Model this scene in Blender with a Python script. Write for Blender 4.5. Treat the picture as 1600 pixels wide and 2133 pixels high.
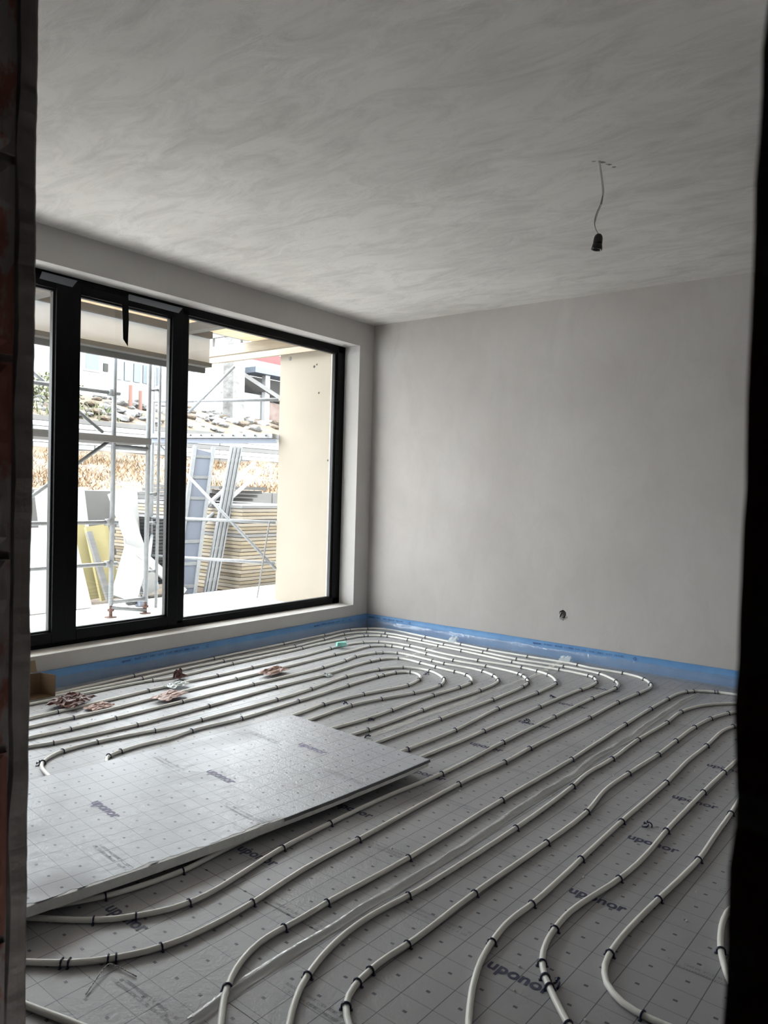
import bpy, bmesh, math, random
from mathutils import Vector, Matrix, noise
from math import sin, cos, pi, radians

random.seed(7)
scene = bpy.context.scene
for o in list(bpy.data.objects):
    bpy.data.objects.remove(o, do_unlink=True)
COL = scene.collection

# ------------------------------------------------------------------ camera
cam_d = bpy.data.cameras.new('camera')
cam_d.sensor_fit = 'HORIZONTAL'; cam_d.sensor_width = 36.0
cam_d.lens = 36.0 * 1566.97 / 1600.0
cam_d.clip_start = 0.02; cam_d.clip_end = 200
cam_d.dof.use_dof = True; cam_d.dof.focus_distance = 4.2; cam_d.dof.aperture_fstop = 16.0
cam = bpy.data.objects.new('camera', cam_d); COL.objects.link(cam)
_r, _u, _f = Vector((0.793129, 0.608444, 0.027249)), Vector((-0.0389, 0.005958, 0.999225)), Vector((-0.607811, 0.793574, -0.028394))
cam.matrix_world = Matrix(((_r.x, _u.x, -_f.x, 0), (_r.y, _u.y, -_f.y, 0), (_r.z, _u.z, -_f.z, 1.3), (0, 0, 0, 1)))
scene.camera = cam

# ------------------------------------------------------------------ overcast sky, exposure
world = bpy.data.worlds.new('overcast_sky'); scene.world = world; world.use_nodes = True
bg = world.node_tree.nodes['Background']
bg.inputs[0].default_value = (0.93, 0.965, 1.0, 1); bg.inputs[1].default_value = 2.6
vs = scene.view_settings
vs.view_transform = 'Standard'; vs.look = 'None'; vs.gamma = 1.0; vs.use_curve_mapping = False
vs.exposure = 2.85

# room constants (metres)
XW, YB, ZC = -4.489, 5.628, 2.862          # window wall, back wall, ceiling
WY0, WY1, WZ0, WZ1 = 0.85, 5.425, 0.22, 2.64   # window opening
XO = -4.84                                  # outer face of window wall
XR = 1.2                                    # right room wall
NY0, NY1 = 0.25, 0.50                       # wall with the door opening the photo is taken through
DX0, DX1 = -0.958, -0.052

# portal over the window opening: only steers sky sampling, gives no light of its own
pl = bpy.data.lights.new('window_portal', 'AREA'); pl.shape = 'RECTANGLE'; pl.size = WY1 - WY0; pl.size_y = WZ1 - WZ0
pl.cycles.is_portal = True
po = bpy.data.objects.new('window_portal', pl); COL.objects.link(po)
po.matrix_world = Matrix.Translation((XO + 0.02, (WY0 + WY1) / 2, (WZ0 + WZ1) / 2)) @ Matrix(((0, 0, -1, 0), (1, 0, 0, 0), (0, -1, 0, 0), (0, 0, 0, 1)))

# ------------------------------------------------------------------ traced plan of the heating loops (mm)
PIPES = {
 'A': (
  '-4278,1545 -4280,1572 -4282,1609 -4284,1648 -4287,1688 -4289,1728 -4292,1768 -4294,1808 -4297,1848 -4299,1889 -4301,1929 -4304,1969 -4306,2009 -4309,2049 -4311,2089 -4314,2129 -4316,2169 -4318,2209 -4321,2249 -4323,2289 -4326,2329 -4328,2369 -4330,2409 -4333,2449 -4335,2489 -4338,2529 -4341,2569 -4344,2609 -4347,2649 -4350,2689 -4354,2729 -4357,2768 -4360,2808 -4364,2848 -4367,2888 -4370,2928 -4373,2968 -4375,3008 -4377,3048 -4379,3088 -4381,3128 -4382,3168 -4383,3209 -4385,3249 -4386,3289 -4387,3329 -4388,3369 -4389,3409 -4390,3449 -4391,3489 -4392,3529 -4392,3569 -4393,3609 -4394,3649 -4394,3689 -4395,3730 -4396,3770 -4396,3810 -4397,3850 -4397,3890 -4398,3930 -4398,3970 -4399,4010 -4399,4050 -4400,4090 -4400,4130 -4401,4170 -4402,4211 -4402,4251 -4403,4291 -4404,4331 -4405,4371 -4406,4411 -4407,4451 -4409,4491 -4411,4531 -4413,4571 -4415,4611 -4418,4651 -4420,4691 -4421,4731 -4422,4771 -4423,4811 -4423,4852 -4423,4892 -4423,4932 -4424,4972 -4426,5012 -4429,5052 -4432,5092 -4435,5132 -4438,5172 -4439,5212 -4437,5252 -4433,5291 -4423,5330 -4408,5366 -4389,5401 -4368,5435 -4344,5467 -4320,5499 -4293,5528 -4262,5551 -4226,5566 -4188,5574 -4148,5577 -4108,5577 -4068,5575 -4028,5572 -3988,5568 -3948,5563 -3909,5557 -3869,5551 -3829,5546 -3790,5540 -3750,5534 -3710,5529 -3670,5524 -3631,5520 -3591,5515 -3551,5510 -3511,5505 -3471,5499 -3432,5494 -3392,5489 -3352,5484 -3312,5479 -3273,5474 -3233,5468 -3193,5463 -3153,5459 -3113,5455 -3074,5452 -3034,5449 -2993,5448 -2953,5447 -2913,5446 -2873,5447 -2833,5447 -2793,5448 -2753,5448 -2713,5449 -2673,5450 -2633,5451 -2593,5454 -2553,5456 -2513,5459 -2473,5461 -2433,5464 -2393,5465 -2353,5466 -2313,5464 -2274,5457 -2236,5447 -2198,5436 -2159,5431 -2120,5431 -2080,5433 -2040,5437 -2000,5440 -1960,5442 -1920,5441 -1880,5436 -1842,5427 -1805,5413 -1770,5393 -1739,5369 -1712,5340 -1688,5308 -1666,5275 -1648,5239 -1635,5202 -1628,5163 -1626,5123 -1626,5083 -1629,5043 -1632,5003 -1636,4964 -1640,4924 -1644,4884 -1647,4844 -1651,4804 -1655,4764 -1658,4724 -1660,4684 -1663,4644 -1664,4604 -1665,4564 -1666,4524 -1666,4484 -1666,4444 -1666,4403 -1666,4363 -1666,4323 -1667,4283 -1667,4243 -1668,4203 -1669,4163 -1670,4123 -1671,4083 -1673,4043 -1674,4003 -1676,3963 -1677,3923 -1679,3883 -1681,3843 -1682,3802 -1684,3762 -1685,3722 -1687,3682 -1688,3642 -1690,3602 -1691,3562 -1692,3522 -1693,3482 -1693,3442 -1693,3402 -1693,3362 -1693,3322 -1693,3282 -1694,3241 -1695,3201 -1697,3161 -1699,3121 -1702,3081 -1706,3041 -1709,3001 -1711,2961 -1714,2921 -1716,2881 -1717,2841 -1718,2801 -1719,2761 -1720,2721 -1720,2681 -1720,2641 -1720,2601 -1720,2561 -1720,2521 -1720,2481 -1719,2441 -1719,2400 -1719,2360 -1719,2320 -1718,2280 -1718,2240 -1718,2200 -1718,2160 -1718,2120 -1719,2080 -1720,2040 -1720,2000 -1721,1959 -1721,1919 -1721,1879 -1720,1839 -1717,1799 -1714,1759 -1710,1719 -1706,1680 -1702,1640 -1699,1600 -1697,1560 -1696,1520 -1696,1480 -1698,1440 -1701,1400 -1706,1360 -1714,1321 -1725,1282 -1739,1245 -1757,1209 -1777,1175 -1800,1142 -1825,1111 -1853,1083 -1883,1057 -1915,1032 -1947,1008 -1979,984 -2011,960 -2043,936 -2075,911 -2107,887 -2139,863 -2170,838 -2202,814 -2234,790 -2266,766 -2298,741 -2330,717 -2362,693 -2393,669 -2423,646 -2444,630',
  '-4374,2988,163 -4394,3689,159 -4407,4431,161 -4424,4952,160 -4429,5311,133 -4344,5467,94 -3730,5532,-13 -3332,5481,-13 -3054,5450,-6 -2693,5449,3 -2274,5457,-23 -1920,5441,-7 -1739,5369,-74 -1657,5257,-110 -1638,4944,-167 -1663,4644,-162 -1668,4203,-159 -1693,3482,-159 -1694,3221,-160 -1717,2841,-160 -1718,2140,-158 -1699,1600,-151 -1725,1282,-189 -1777,1175,-214 -1788,1158,-218 -1853,1083,-239 -1868,1070,-243'),
 'B': (
  '-4301,1615 -4300,1642 -4299,1679 -4298,1718 -4297,1759 -4297,1799 -4296,1839 -4295,1879 -4294,1919 -4293,1959 -4292,1999 -4291,2039 -4290,2080 -4290,2120 -4289,2160 -4288,2200 -4287,2240 -4286,2280 -4285,2320 -4284,2360 -4283,2401 -4283,2441 -4282,2481 -4281,2521 -4280,2561 -4279,2601 -4277,2641 -4276,2681 -4275,2722 -4274,2762 -4273,2802 -4272,2842 -4271,2882 -4271,2922 -4271,2962 -4272,3002 -4274,3042 -4277,3082 -4279,3123 -4281,3163 -4282,3203 -4282,3243 -4283,3283 -4282,3323 -4282,3363 -4282,3403 -4281,3443 -4281,3484 -4281,3524 -4280,3564 -4280,3604 -4279,3644 -4279,3684 -4278,3724 -4278,3765 -4277,3805 -4276,3845 -4276,3885 -4275,3925 -4274,3965 -4273,4005 -4272,4045 -4272,4086 -4271,4126 -4270,4166 -4270,4206 -4269,4246 -4269,4286 -4269,4326 -4269,4366 -4270,4407 -4271,4447 -4274,4487 -4277,4527 -4281,4567 -4284,4607 -4287,4647 -4290,4687 -4292,4727 -4296,4767 -4299,4807 -4304,4847 -4309,4886 -4315,4926 -4321,4966 -4325,5006 -4327,5046 -4327,5086 -4323,5125 -4316,5165 -4306,5204 -4294,5242 -4278,5278 -4257,5312 -4231,5341 -4201,5366 -4166,5386 -4130,5401 -4091,5412 -4052,5418 -4012,5421 -3972,5422 -3932,5420 -3892,5418 -3852,5414 -3812,5410 -3772,5406 -3732,5401 -3692,5397 -3652,5393 -3612,5389 -3573,5384 -3533,5379 -3493,5375 -3453,5370 -3413,5366 -3373,5363 -3333,5359 -3293,5356 -3253,5353 -3213,5350 -3173,5347 -3133,5344 -3093,5341 -3053,5337 -3013,5333 -2973,5329 -2933,5324 -2894,5318 -2854,5313 -2814,5309 -2774,5305 -2734,5303 -2694,5303 -2654,5304 -2614,5307 -2574,5311 -2534,5315 -2494,5319 -2454,5324 -2414,5328 -2374,5331 -2334,5332 -2294,5332 -2254,5330 -2214,5326 -2174,5323 -2134,5319 -2095,5314 -2056,5306 -2020,5291 -1986,5270 -1954,5246 -1923,5220 -1894,5193 -1868,5163 -1845,5131 -1827,5095 -1814,5058 -1806,5019 -1802,4979 -1802,4939 -1803,4899 -1806,4859 -1809,4819 -1812,4779 -1814,4739 -1817,4699 -1819,4659 -1821,4619 -1823,4579 -1824,4539 -1825,4498 -1826,4458 -1827,4418 -1828,4378 -1828,4338 -1829,4298 -1830,4258 -1830,4218 -1831,4177 -1831,4137 -1832,4097 -1833,4057 -1833,4017 -1834,3977 -1835,3937 -1835,3896 -1836,3856 -1837,3816 -1837,3776 -1838,3736 -1839,3696 -1839,3656 -1840,3616 -1840,3575 -1840,3535 -1841,3495 -1841,3455 -1841,3415 -1841,3375 -1840,3335 -1840,3295 -1839,3254 -1839,3214 -1838,3174 -1838,3134 -1838,3094 -1838,3054 -1838,3014 -1839,2973 -1840,2933 -1842,2893 -1844,2853 -1847,2813 -1851,2773 -1855,2733 -1860,2693 -1864,2654 -1868,2614 -1872,2574 -1876,2534 -1878,2494 -1881,2454 -1882,2414 -1884,2373 -1885,2333 -1885,2293 -1886,2253 -1886,2213 -1886,2173 -1887,2133 -1887,2093 -1886,2052 -1886,2012 -1885,1972 -1883,1932 -1881,1892 -1877,1852 -1873,1812 -1867,1772 -1862,1733 -1857,1693 -1852,1653 -1847,1613 -1844,1573 -1843,1533 -1845,1493 -1852,1454 -1863,1416 -1879,1380 -1898,1345 -1920,1311 -1943,1278 -1970,1248 -1999,1221 -2030,1196 -2063,1173 -2096,1150 -2129,1127 -2161,1104 -2194,1080 -2226,1057 -2259,1033 -2291,1010 -2321,988 -2343,972',
  '-4271,2982,160 -4279,3684,156 -4270,4427,161 -4299,4807,167 -4325,5105,147 -4245,5327,86 -4091,5412,22 -3672,5395,-10 -3433,5368,-10 -3033,5335,-10 -2714,5303,-1 -2334,5332,1 -2038,5299,-39 -1868,5163,-90 -1802,4979,-152 -1821,4619,-161 -1832,4077,-159 -1841,3475,-158 -1842,2893,-162 -1886,2173,-158 -1882,1912,-151 -1848,1474,-174 -1909,1327,-213 -1984,1234,-239'),
 'C': (
  '-4261,1577 -4260,1604 -4258,1640 -4256,1680 -4253,1720 -4251,1760 -4249,1800 -4247,1840 -4245,1880 -4242,1920 -4240,1960 -4238,2000 -4236,2040 -4234,2080 -4232,2120 -4229,2160 -4227,2200 -4225,2240 -4223,2281 -4221,2321 -4219,2361 -4216,2401 -4214,2441 -4212,2481 -4211,2521 -4209,2561 -4208,2601 -4207,2641 -4206,2681 -4205,2721 -4203,2761 -4202,2801 -4200,2841 -4198,2881 -4194,2921 -4189,2961 -4179,2999 -4167,3037 -4156,3075 -4149,3114 -4147,3153 -4147,3193 -4147,3234 -4149,3274 -4150,3314 -4153,3354 -4155,3394 -4157,3434 -4159,3474 -4161,3514 -4163,3554 -4165,3594 -4167,3634 -4168,3674 -4169,3714 -4169,3754 -4170,3794 -4170,3834 -4171,3875 -4171,3915 -4171,3955 -4172,3995 -4172,4035 -4172,4075 -4172,4115 -4173,4155 -4173,4195 -4174,4235 -4174,4276 -4175,4316 -4177,4356 -4179,4396 -4183,4436 -4187,4475 -4191,4515 -4192,4555 -4192,4595 -4192,4635 -4191,4675 -4191,4716 -4189,4756 -4188,4796 -4186,4836 -4184,4876 -4182,4916 -4180,4956 -4178,4996 -4175,5036 -4171,5076 -4166,5115 -4157,5154 -4141,5189 -4118,5221 -4090,5250 -4060,5274 -4025,5294 -3988,5306 -3949,5312 -3909,5314 -3869,5315 -3829,5314 -3789,5312 -3749,5310 -3709,5307 -3669,5304 -3629,5299 -3590,5295 -3550,5290 -3510,5285 -3470,5280 -3430,5276 -3390,5273 -3350,5270 -3310,5267 -3270,5264 -3230,5261 -3190,5257 -3151,5252 -3111,5247 -3071,5241 -3032,5235 -2992,5228 -2953,5222 -2913,5216 -2873,5210 -2834,5204 -2794,5199 -2754,5195 -2714,5192 -2674,5190 -2634,5189 -2594,5190 -2554,5192 -2514,5194 -2474,5197 -2434,5201 -2394,5204 -2354,5206 -2314,5208 -2274,5208 -2234,5208 -2194,5205 -2154,5200 -2115,5194 -2078,5187 -2046,5173 -2020,5148 -1997,5116 -1978,5081 -1964,5044 -1955,5006 -1950,4966 -1948,4926 -1947,4886 -1949,4846 -1954,4807 -1961,4767 -1966,4728 -1970,4688 -1972,4648 -1974,4608 -1976,4568 -1978,4528 -1979,4488 -1980,4448 -1981,4408 -1983,4367 -1984,4327 -1985,4287 -1986,4247 -1988,4207 -1989,4167 -1991,4127 -1992,4087 -1994,4047 -1995,4007 -1997,3967 -1998,3927 -1999,3887 -2001,3847 -2002,3806 -2003,3766 -2005,3726 -2006,3686 -2007,3646 -2008,3606 -2009,3566 -2010,3526 -2011,3486 -2011,3446 -2012,3406 -2013,3365 -2014,3325 -2016,3285 -2019,3245 -2022,3205 -2024,3165 -2027,3125 -2029,3085 -2031,3045 -2033,3005 -2034,2965 -2035,2925 -2036,2885 -2036,2845 -2036,2805 -2037,2765 -2037,2725 -2037,2684 -2037,2644 -2037,2604 -2037,2564 -2037,2524 -2037,2484 -2036,2444 -2036,2404 -2036,2364 -2036,2324 -2035,2283 -2035,2243 -2035,2203 -2034,2163 -2034,2123 -2033,2083 -2033,2043 -2032,2003 -2032,1963 -2031,1923 -2030,1883 -2030,1842 -2029,1802 -2028,1762 -2026,1722 -2024,1682 -2021,1642 -2020,1602 -2023,1562 -2028,1523 -2034,1483 -2042,1444 -2051,1405 -2062,1366 -2075,1329 -2092,1293 -2111,1257 -2130,1222 -2149,1187 -2168,1152 -2187,1116 -2206,1082 -2221,1053',
  '-4179,2999,128 -4168,3674,160 -4181,4416,167 -4180,4956,151 -4150,5172,115 -4130,5206,95 -4043,5285,52 -3988,5306,23 -3769,5311,-5 -3430,5276,-9 -3190,5257,-11 -2694,5191,-5 -2314,5208,3 -2078,5187,-27 -2020,5148,-88 -1964,5044,-128 -1961,4767,-173 -1988,4207,-161 -2009,3566,-159 -2021,1582,-163 -2075,1329,-196'),
 'D': (
  '-3961,864 -3962,891 -3962,927 -3963,967 -3963,1007 -3964,1047 -3964,1088 -3965,1128 -3965,1168 -3966,1208 -3967,1248 -3967,1288 -3968,1328 -3968,1368 -3969,1408 -3969,1448 -3970,1488 -3970,1528 -3971,1569 -3971,1609 -3972,1649 -3972,1689 -3973,1729 -3974,1769 -3974,1809 -3975,1849 -3975,1889 -3976,1929 -3976,1969 -3977,2010 -3977,2050 -3978,2090 -3979,2130 -3979,2170 -3979,2210 -3980,2250 -3979,2290 -3979,2330 -3978,2370 -3979,2410 -3979,2451 -3980,2491 -3981,2531 -3982,2571 -3984,2611 -3985,2651 -3986,2691 -3987,2731 -3988,2771 -3989,2811 -3989,2851 -3988,2891 -3987,2931 -3987,2971 -3989,3011 -3991,3051 -3992,3092 -3991,3132 -3989,3172 -3986,3212 -3983,3252 -3980,3291 -3977,3331 -3976,3372 -3975,3412 -3975,3452 -3975,3492 -3976,3532 -3977,3572 -3977,3612 -3978,3652 -3979,3692 -3979,3732 -3979,3772 -3979,3812 -3979,3853 -3979,3893 -3979,3933 -3978,3973 -3978,4013 -3978,4053 -3979,4093 -3979,4133 -3980,4173 -3981,4213 -3982,4253 -3985,4293 -3988,4333 -3992,4373 -3996,4413 -4000,4453 -4005,4493 -4008,4533 -4011,4573 -4013,4613 -4015,4653 -4017,4693 -4017,4733 -4015,4773 -4010,4813 -4004,4852 -3994,4891 -3981,4929 -3965,4965 -3945,4999 -3921,5031 -3892,5057 -3859,5079 -3822,5094 -3784,5105 -3745,5113 -3705,5117 -3665,5119 -3625,5118 -3585,5116 -3545,5113 -3506,5108 -3466,5102 -3426,5095 -3387,5087 -3348,5078 -3309,5070 -3270,5063 -3230,5057 -3190,5053 -3150,5050 -3110,5048 -3070,5047 -3030,5046 -2990,5045 -2950,5045 -2910,5046 -2870,5048 -2830,5051 -2790,5055 -2750,5059 -2710,5064 -2670,5068 -2630,5072 -2590,5073 -2550,5072 -2511,5069 -2471,5062 -2432,5053 -2394,5042 -2356,5029 -2320,5012 -2287,4990 -2257,4964 -2231,4935 -2206,4903 -2185,4869 -2168,4833 -2156,4796 -2150,4756 -2147,4717 -2145,4677 -2145,4637 -2144,4596 -2145,4556 -2145,4516 -2146,4476 -2148,4436 -2149,4396 -2151,4356 -2152,4316 -2154,4276 -2156,4236 -2157,4196 -2159,4156 -2160,4116 -2160,4076 -2161,4035 -2160,3995 -2159,3955 -2158,3915 -2156,3875 -2154,3835 -2151,3795 -2148,3755 -2145,3715 -2143,3675 -2140,3635 -2138,3595 -2136,3555 -2135,3515 -2134,3475 -2134,3435 -2135,3395 -2136,3355 -2137,3315 -2138,3275 -2140,3234 -2142,3194 -2144,3154 -2146,3114 -2149,3074 -2152,3034 -2155,2994 -2158,2954 -2161,2914 -2164,2874 -2167,2835 -2170,2795 -2173,2755 -2176,2715 -2180,2675 -2183,2635 -2186,2595 -2189,2555 -2192,2515 -2195,2475 -2198,2435 -2201,2395 -2204,2355 -2208,2315 -2211,2275 -2214,2235 -2217,2195 -2220,2155 -2223,2115 -2226,2075 -2229,2035 -2232,1995 -2236,1955 -2239,1915 -2242,1875 -2245,1839 -2247,1812',
  '-3980,2230,157 -3989,2831,157 -3976,3372,154 -3979,3692,158 -4011,4573,164 -3973,4947,115 -3892,5057,66 -3605,5118,-5 -3426,5095,-19 -2910,5046,3 -2550,5072,-6 -2413,5048,-28 -2303,5002,-58 -2162,4815,-127 -2146,4496,-159 -2160,3995,-156 -2134,3475,-156 -2150,3054,-164'),
 'E': (
  '-3899,906 -3897,933 -3895,969 -3893,1009 -3891,1049 -3888,1089 -3886,1130 -3883,1170 -3881,1210 -3879,1250 -3876,1290 -3874,1330 -3872,1370 -3869,1410 -3867,1450 -3864,1491 -3862,1531 -3860,1571 -3857,1611 -3855,1651 -3852,1691 -3850,1731 -3848,1771 -3845,1811 -3843,1852 -3841,1892 -3838,1932 -3836,1972 -3833,2012 -3831,2052 -3829,2092 -3826,2132 -3824,2172 -3822,2213 -3819,2253 -3817,2293 -3815,2333 -3813,2373 -3811,2413 -3810,2453 -3810,2493 -3811,2534 -3813,2574 -3815,2614 -3817,2654 -3819,2694 -3820,2734 -3821,2774 -3820,2815 -3819,2855 -3819,2895 -3818,2935 -3818,2975 -3817,3015 -3817,3056 -3817,3096 -3816,3136 -3816,3176 -3816,3216 -3816,3257 -3816,3297 -3815,3337 -3815,3377 -3815,3417 -3815,3457 -3815,3498 -3815,3538 -3816,3578 -3816,3618 -3816,3658 -3816,3699 -3817,3739 -3818,3779 -3818,3819 -3819,3859 -3820,3899 -3821,3940 -3822,3980 -3823,4020 -3825,4060 -3826,4100 -3827,4140 -3829,4181 -3831,4221 -3832,4261 -3834,4301 -3835,4341 -3836,4381 -3836,4421 -3835,4462 -3834,4502 -3832,4542 -3831,4582 -3830,4622 -3830,4662 -3832,4702 -3836,4742 -3840,4782 -3841,4822 -3835,4861 -3820,4897 -3799,4929 -3771,4957 -3739,4979 -3702,4994 -3664,5001 -3624,5003 -3584,5002 -3544,4997 -3505,4990 -3465,4982 -3426,4973 -3387,4965 -3348,4956 -3308,4949 -3269,4942 -3229,4935 -3189,4928 -3150,4922 -3110,4917 -3070,4914 -3030,4912 -2990,4911 -2949,4913 -2909,4915 -2869,4918 -2829,4921 -2789,4922 -2749,4922 -2709,4919 -2669,4915 -2629,4910 -2589,4905 -2550,4899 -2511,4891 -2474,4879 -2440,4859 -2410,4833 -2382,4804 -2357,4773 -2335,4740 -2317,4704 -2304,4667 -2295,4628 -2289,4588 -2285,4548 -2282,4508 -2280,4468 -2279,4428 -2278,4388 -2278,4348 -2278,4307 -2278,4267 -2278,4227 -2279,4187 -2280,4147 -2282,4107 -2283,4066 -2285,4026 -2286,3986 -2288,3946 -2290,3906 -2292,3866 -2294,3826 -2296,3785 -2298,3745 -2300,3705 -2301,3665 -2303,3625 -2305,3585 -2307,3545 -2308,3504 -2310,3464 -2311,3424 -2313,3384 -2314,3344 -2316,3304 -2318,3264 -2319,3223 -2321,3183 -2322,3143 -2324,3103 -2325,3063 -2327,3023 -2328,2982 -2330,2942 -2331,2902 -2333,2862 -2334,2822 -2336,2782 -2337,2742 -2339,2701 -2341,2661 -2342,2621 -2344,2581 -2345,2541 -2347,2501 -2348,2461 -2350,2420 -2351,2380 -2353,2340 -2354,2300 -2356,2260 -2358,2220 -2359,2179 -2361,2139 -2362,2099 -2364,2059 -2365,2019 -2367,1979 -2368,1939 -2370,1900 -2371,1867',
  '-3820,2233,151 -3815,3397,157 -3817,3759,159 -3836,4421,157 -3835,4861,131 -3755,4969,60 -3702,4994,28 -3584,5002,-8 -3328,4953,-19 -3050,4912,-5 -2769,4922,-1 -2474,4879,-43 -2425,4846,-70 -2357,4773,-94 -2310,4686,-124 -2287,4568,-147 -2280,4147,-160 -2305,3585,-161'),
 'F': (
  '-3799,841 -3796,867 -3792,904 -3787,943 -3783,983 -3778,1023 -3773,1063 -3769,1103 -3764,1143 -3759,1183 -3755,1222 -3750,1262 -3745,1302 -3741,1342 -3736,1382 -3731,1422 -3727,1461 -3722,1501 -3717,1541 -3713,1581 -3708,1621 -3703,1661 -3699,1701 -3694,1740 -3690,1780 -3685,1820 -3680,1860 -3675,1900 -3671,1940 -3666,1979 -3661,2019 -3656,2059 -3652,2099 -3649,2139 -3647,2179 -3646,2219 -3645,2259 -3644,2299 -3644,2339 -3644,2380 -3643,2420 -3643,2460 -3643,2500 -3643,2540 -3643,2580 -3643,2620 -3643,2660 -3643,2700 -3642,2741 -3642,2781 -3641,2821 -3640,2861 -3640,2901 -3639,2941 -3638,2981 -3638,3021 -3637,3061 -3637,3102 -3636,3142 -3635,3182 -3635,3222 -3634,3262 -3633,3302 -3632,3342 -3631,3382 -3630,3422 -3628,3463 -3627,3503 -3625,3543 -3623,3583 -3622,3623 -3620,3663 -3618,3703 -3616,3743 -3615,3783 -3614,3823 -3613,3863 -3613,3904 -3613,3944 -3614,3984 -3615,4024 -3618,4064 -3620,4104 -3623,4144 -3627,4184 -3631,4224 -3636,4264 -3641,4303 -3648,4343 -3657,4382 -3665,4421 -3671,4460 -3674,4500 -3673,4540 -3669,4580 -3664,4620 -3655,4659 -3641,4696 -3621,4729 -3596,4760 -3566,4786 -3533,4806 -3497,4819 -3458,4825 -3418,4824 -3378,4821 -3338,4815 -3299,4809 -3259,4803 -3220,4796 -3180,4789 -3140,4782 -3101,4776 -3061,4770 -3022,4768 -2982,4768 -2942,4772 -2902,4775 -2862,4778 -2822,4779 -2782,4777 -2742,4771 -2704,4761 -2666,4748 -2630,4731 -2595,4711 -2563,4688 -2534,4661 -2508,4630 -2488,4596 -2474,4560 -2465,4521 -2460,4481 -2456,4441 -2454,4401 -2453,4361 -2452,4321 -2451,4281 -2452,4241 -2453,4201 -2455,4161 -2457,4121 -2459,4081 -2462,4041 -2464,4001 -2467,3961 -2470,3920 -2472,3880 -2474,3840 -2475,3800 -2476,3760 -2476,3720 -2477,3680 -2478,3640 -2478,3600 -2479,3560 -2479,3519 -2480,3479 -2480,3439 -2481,3399 -2481,3359 -2482,3319 -2483,3279 -2484,3239 -2485,3199 -2488,3159 -2491,3119 -2495,3079 -2500,3039 -2504,2999 -2508,2959 -2513,2919 -2517,2879 -2521,2839 -2526,2800 -2530,2760 -2534,2720 -2538,2680 -2543,2640 -2547,2600 -2551,2560 -2556,2520 -2560,2480 -2564,2441 -2568,2401 -2573,2361 -2577,2321 -2581,2281 -2586,2241 -2590,2201 -2594,2161 -2598,2121 -2603,2082 -2607,2042 -2611,2002 -2616,1962 -2620,1923 -2623,1891',
  '-3650,2119,150 -3644,2380,156 -3641,2821,155 -3631,3382,154 -3616,4044,163 -3645,4323,175 -3673,4480,163 -3641,4696,113 -3609,4745,87 -3515,4814,34 -3160,4786,-17 -3041,4769,-6 -2704,4761,-30 -2579,4700,-63 -2498,4614,-104 -2451,4281,-157 -2478,3660,-159 -2488,3159,-164'),
 'G': (
  '-3862,920 -3854,945 -3842,980 -3829,1018 -3816,1056 -3803,1094 -3790,1132 -3777,1170 -3764,1208 -3751,1246 -3738,1284 -3725,1322 -3712,1360 -3699,1398 -3686,1436 -3674,1475 -3661,1513 -3648,1551 -3635,1589 -3622,1627 -3609,1665 -3596,1703 -3583,1741 -3570,1779 -3557,1817 -3544,1855 -3531,1893 -3519,1931 -3509,1970 -3502,2010 -3496,2049 -3490,2089 -3485,2129 -3480,2169 -3475,2209 -3471,2249 -3467,2289 -3463,2329 -3460,2369 -3457,2409 -3455,2449 -3454,2489 -3453,2530 -3453,2570 -3453,2610 -3453,2650 -3453,2690 -3453,2731 -3454,2771 -3454,2811 -3455,2851 -3456,2891 -3456,2932 -3457,2972 -3459,3012 -3460,3052 -3461,3092 -3463,3133 -3464,3173 -3465,3213 -3467,3253 -3468,3293 -3469,3333 -3470,3374 -3470,3414 -3470,3454 -3470,3494 -3470,3534 -3469,3575 -3468,3615 -3467,3655 -3466,3695 -3465,3735 -3463,3776 -3462,3816 -3462,3856 -3463,3896 -3464,3936 -3467,3976 -3470,4016 -3473,4056 -3477,4096 -3481,4136 -3485,4177 -3488,4217 -3491,4257 -3493,4297 -3494,4337 -3494,4377 -3492,4417 -3489,4457 -3485,4497 -3477,4537 -3466,4575 -3450,4611 -3427,4642 -3397,4666 -3362,4679 -3323,4682 -3284,4678 -3244,4672 -3205,4665 -3165,4658 -3125,4651 -3086,4644 -3046,4637 -3007,4630 -2967,4623 -2927,4617 -2887,4612 -2848,4609 -2808,4606 -2769,4598 -2733,4583 -2700,4562 -2670,4536 -2644,4506 -2622,4473 -2607,4436 -2598,4398 -2594,4358 -2593,4318 -2593,4278 -2594,4238 -2596,4198 -2599,4157 -2602,4117 -2605,4077 -2609,4037 -2613,3997 -2615,3957 -2616,3917 -2616,3877 -2616,3837 -2615,3796 -2615,3756 -2614,3716 -2613,3676 -2613,3636 -2612,3595 -2612,3555 -2612,3515 -2612,3475 -2612,3435 -2612,3394 -2614,3354 -2616,3314 -2619,3274 -2623,3234 -2628,3194 -2633,3154 -2638,3114 -2643,3075 -2647,3035 -2652,2995 -2656,2955 -2661,2915 -2665,2875 -2670,2835 -2674,2795 -2679,2755 -2683,2715 -2688,2675 -2692,2635 -2697,2595 -2701,2555 -2706,2515 -2710,2475 -2715,2435 -2719,2395 -2724,2355 -2728,2315 -2733,2276 -2737,2236 -2741,2196 -2746,2156 -2750,2116 -2755,2076 -2759,2036 -2764,1996 -2768,1957 -2772,1924',
  '-3514,1951,133 -3458,2389,150 -3455,2871,159 -3470,3434,158 -3463,3896,160 -3491,4437,150 -3477,4537,134 -3397,4666,52 -3185,4662,-17 -3027,4633,-17 -2848,4609,-7 -2733,4583,-48 -2602,4417,-134 -2593,4258,-160 -2614,3977,-163 -2612,3535,-157'),
 'H': (
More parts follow.
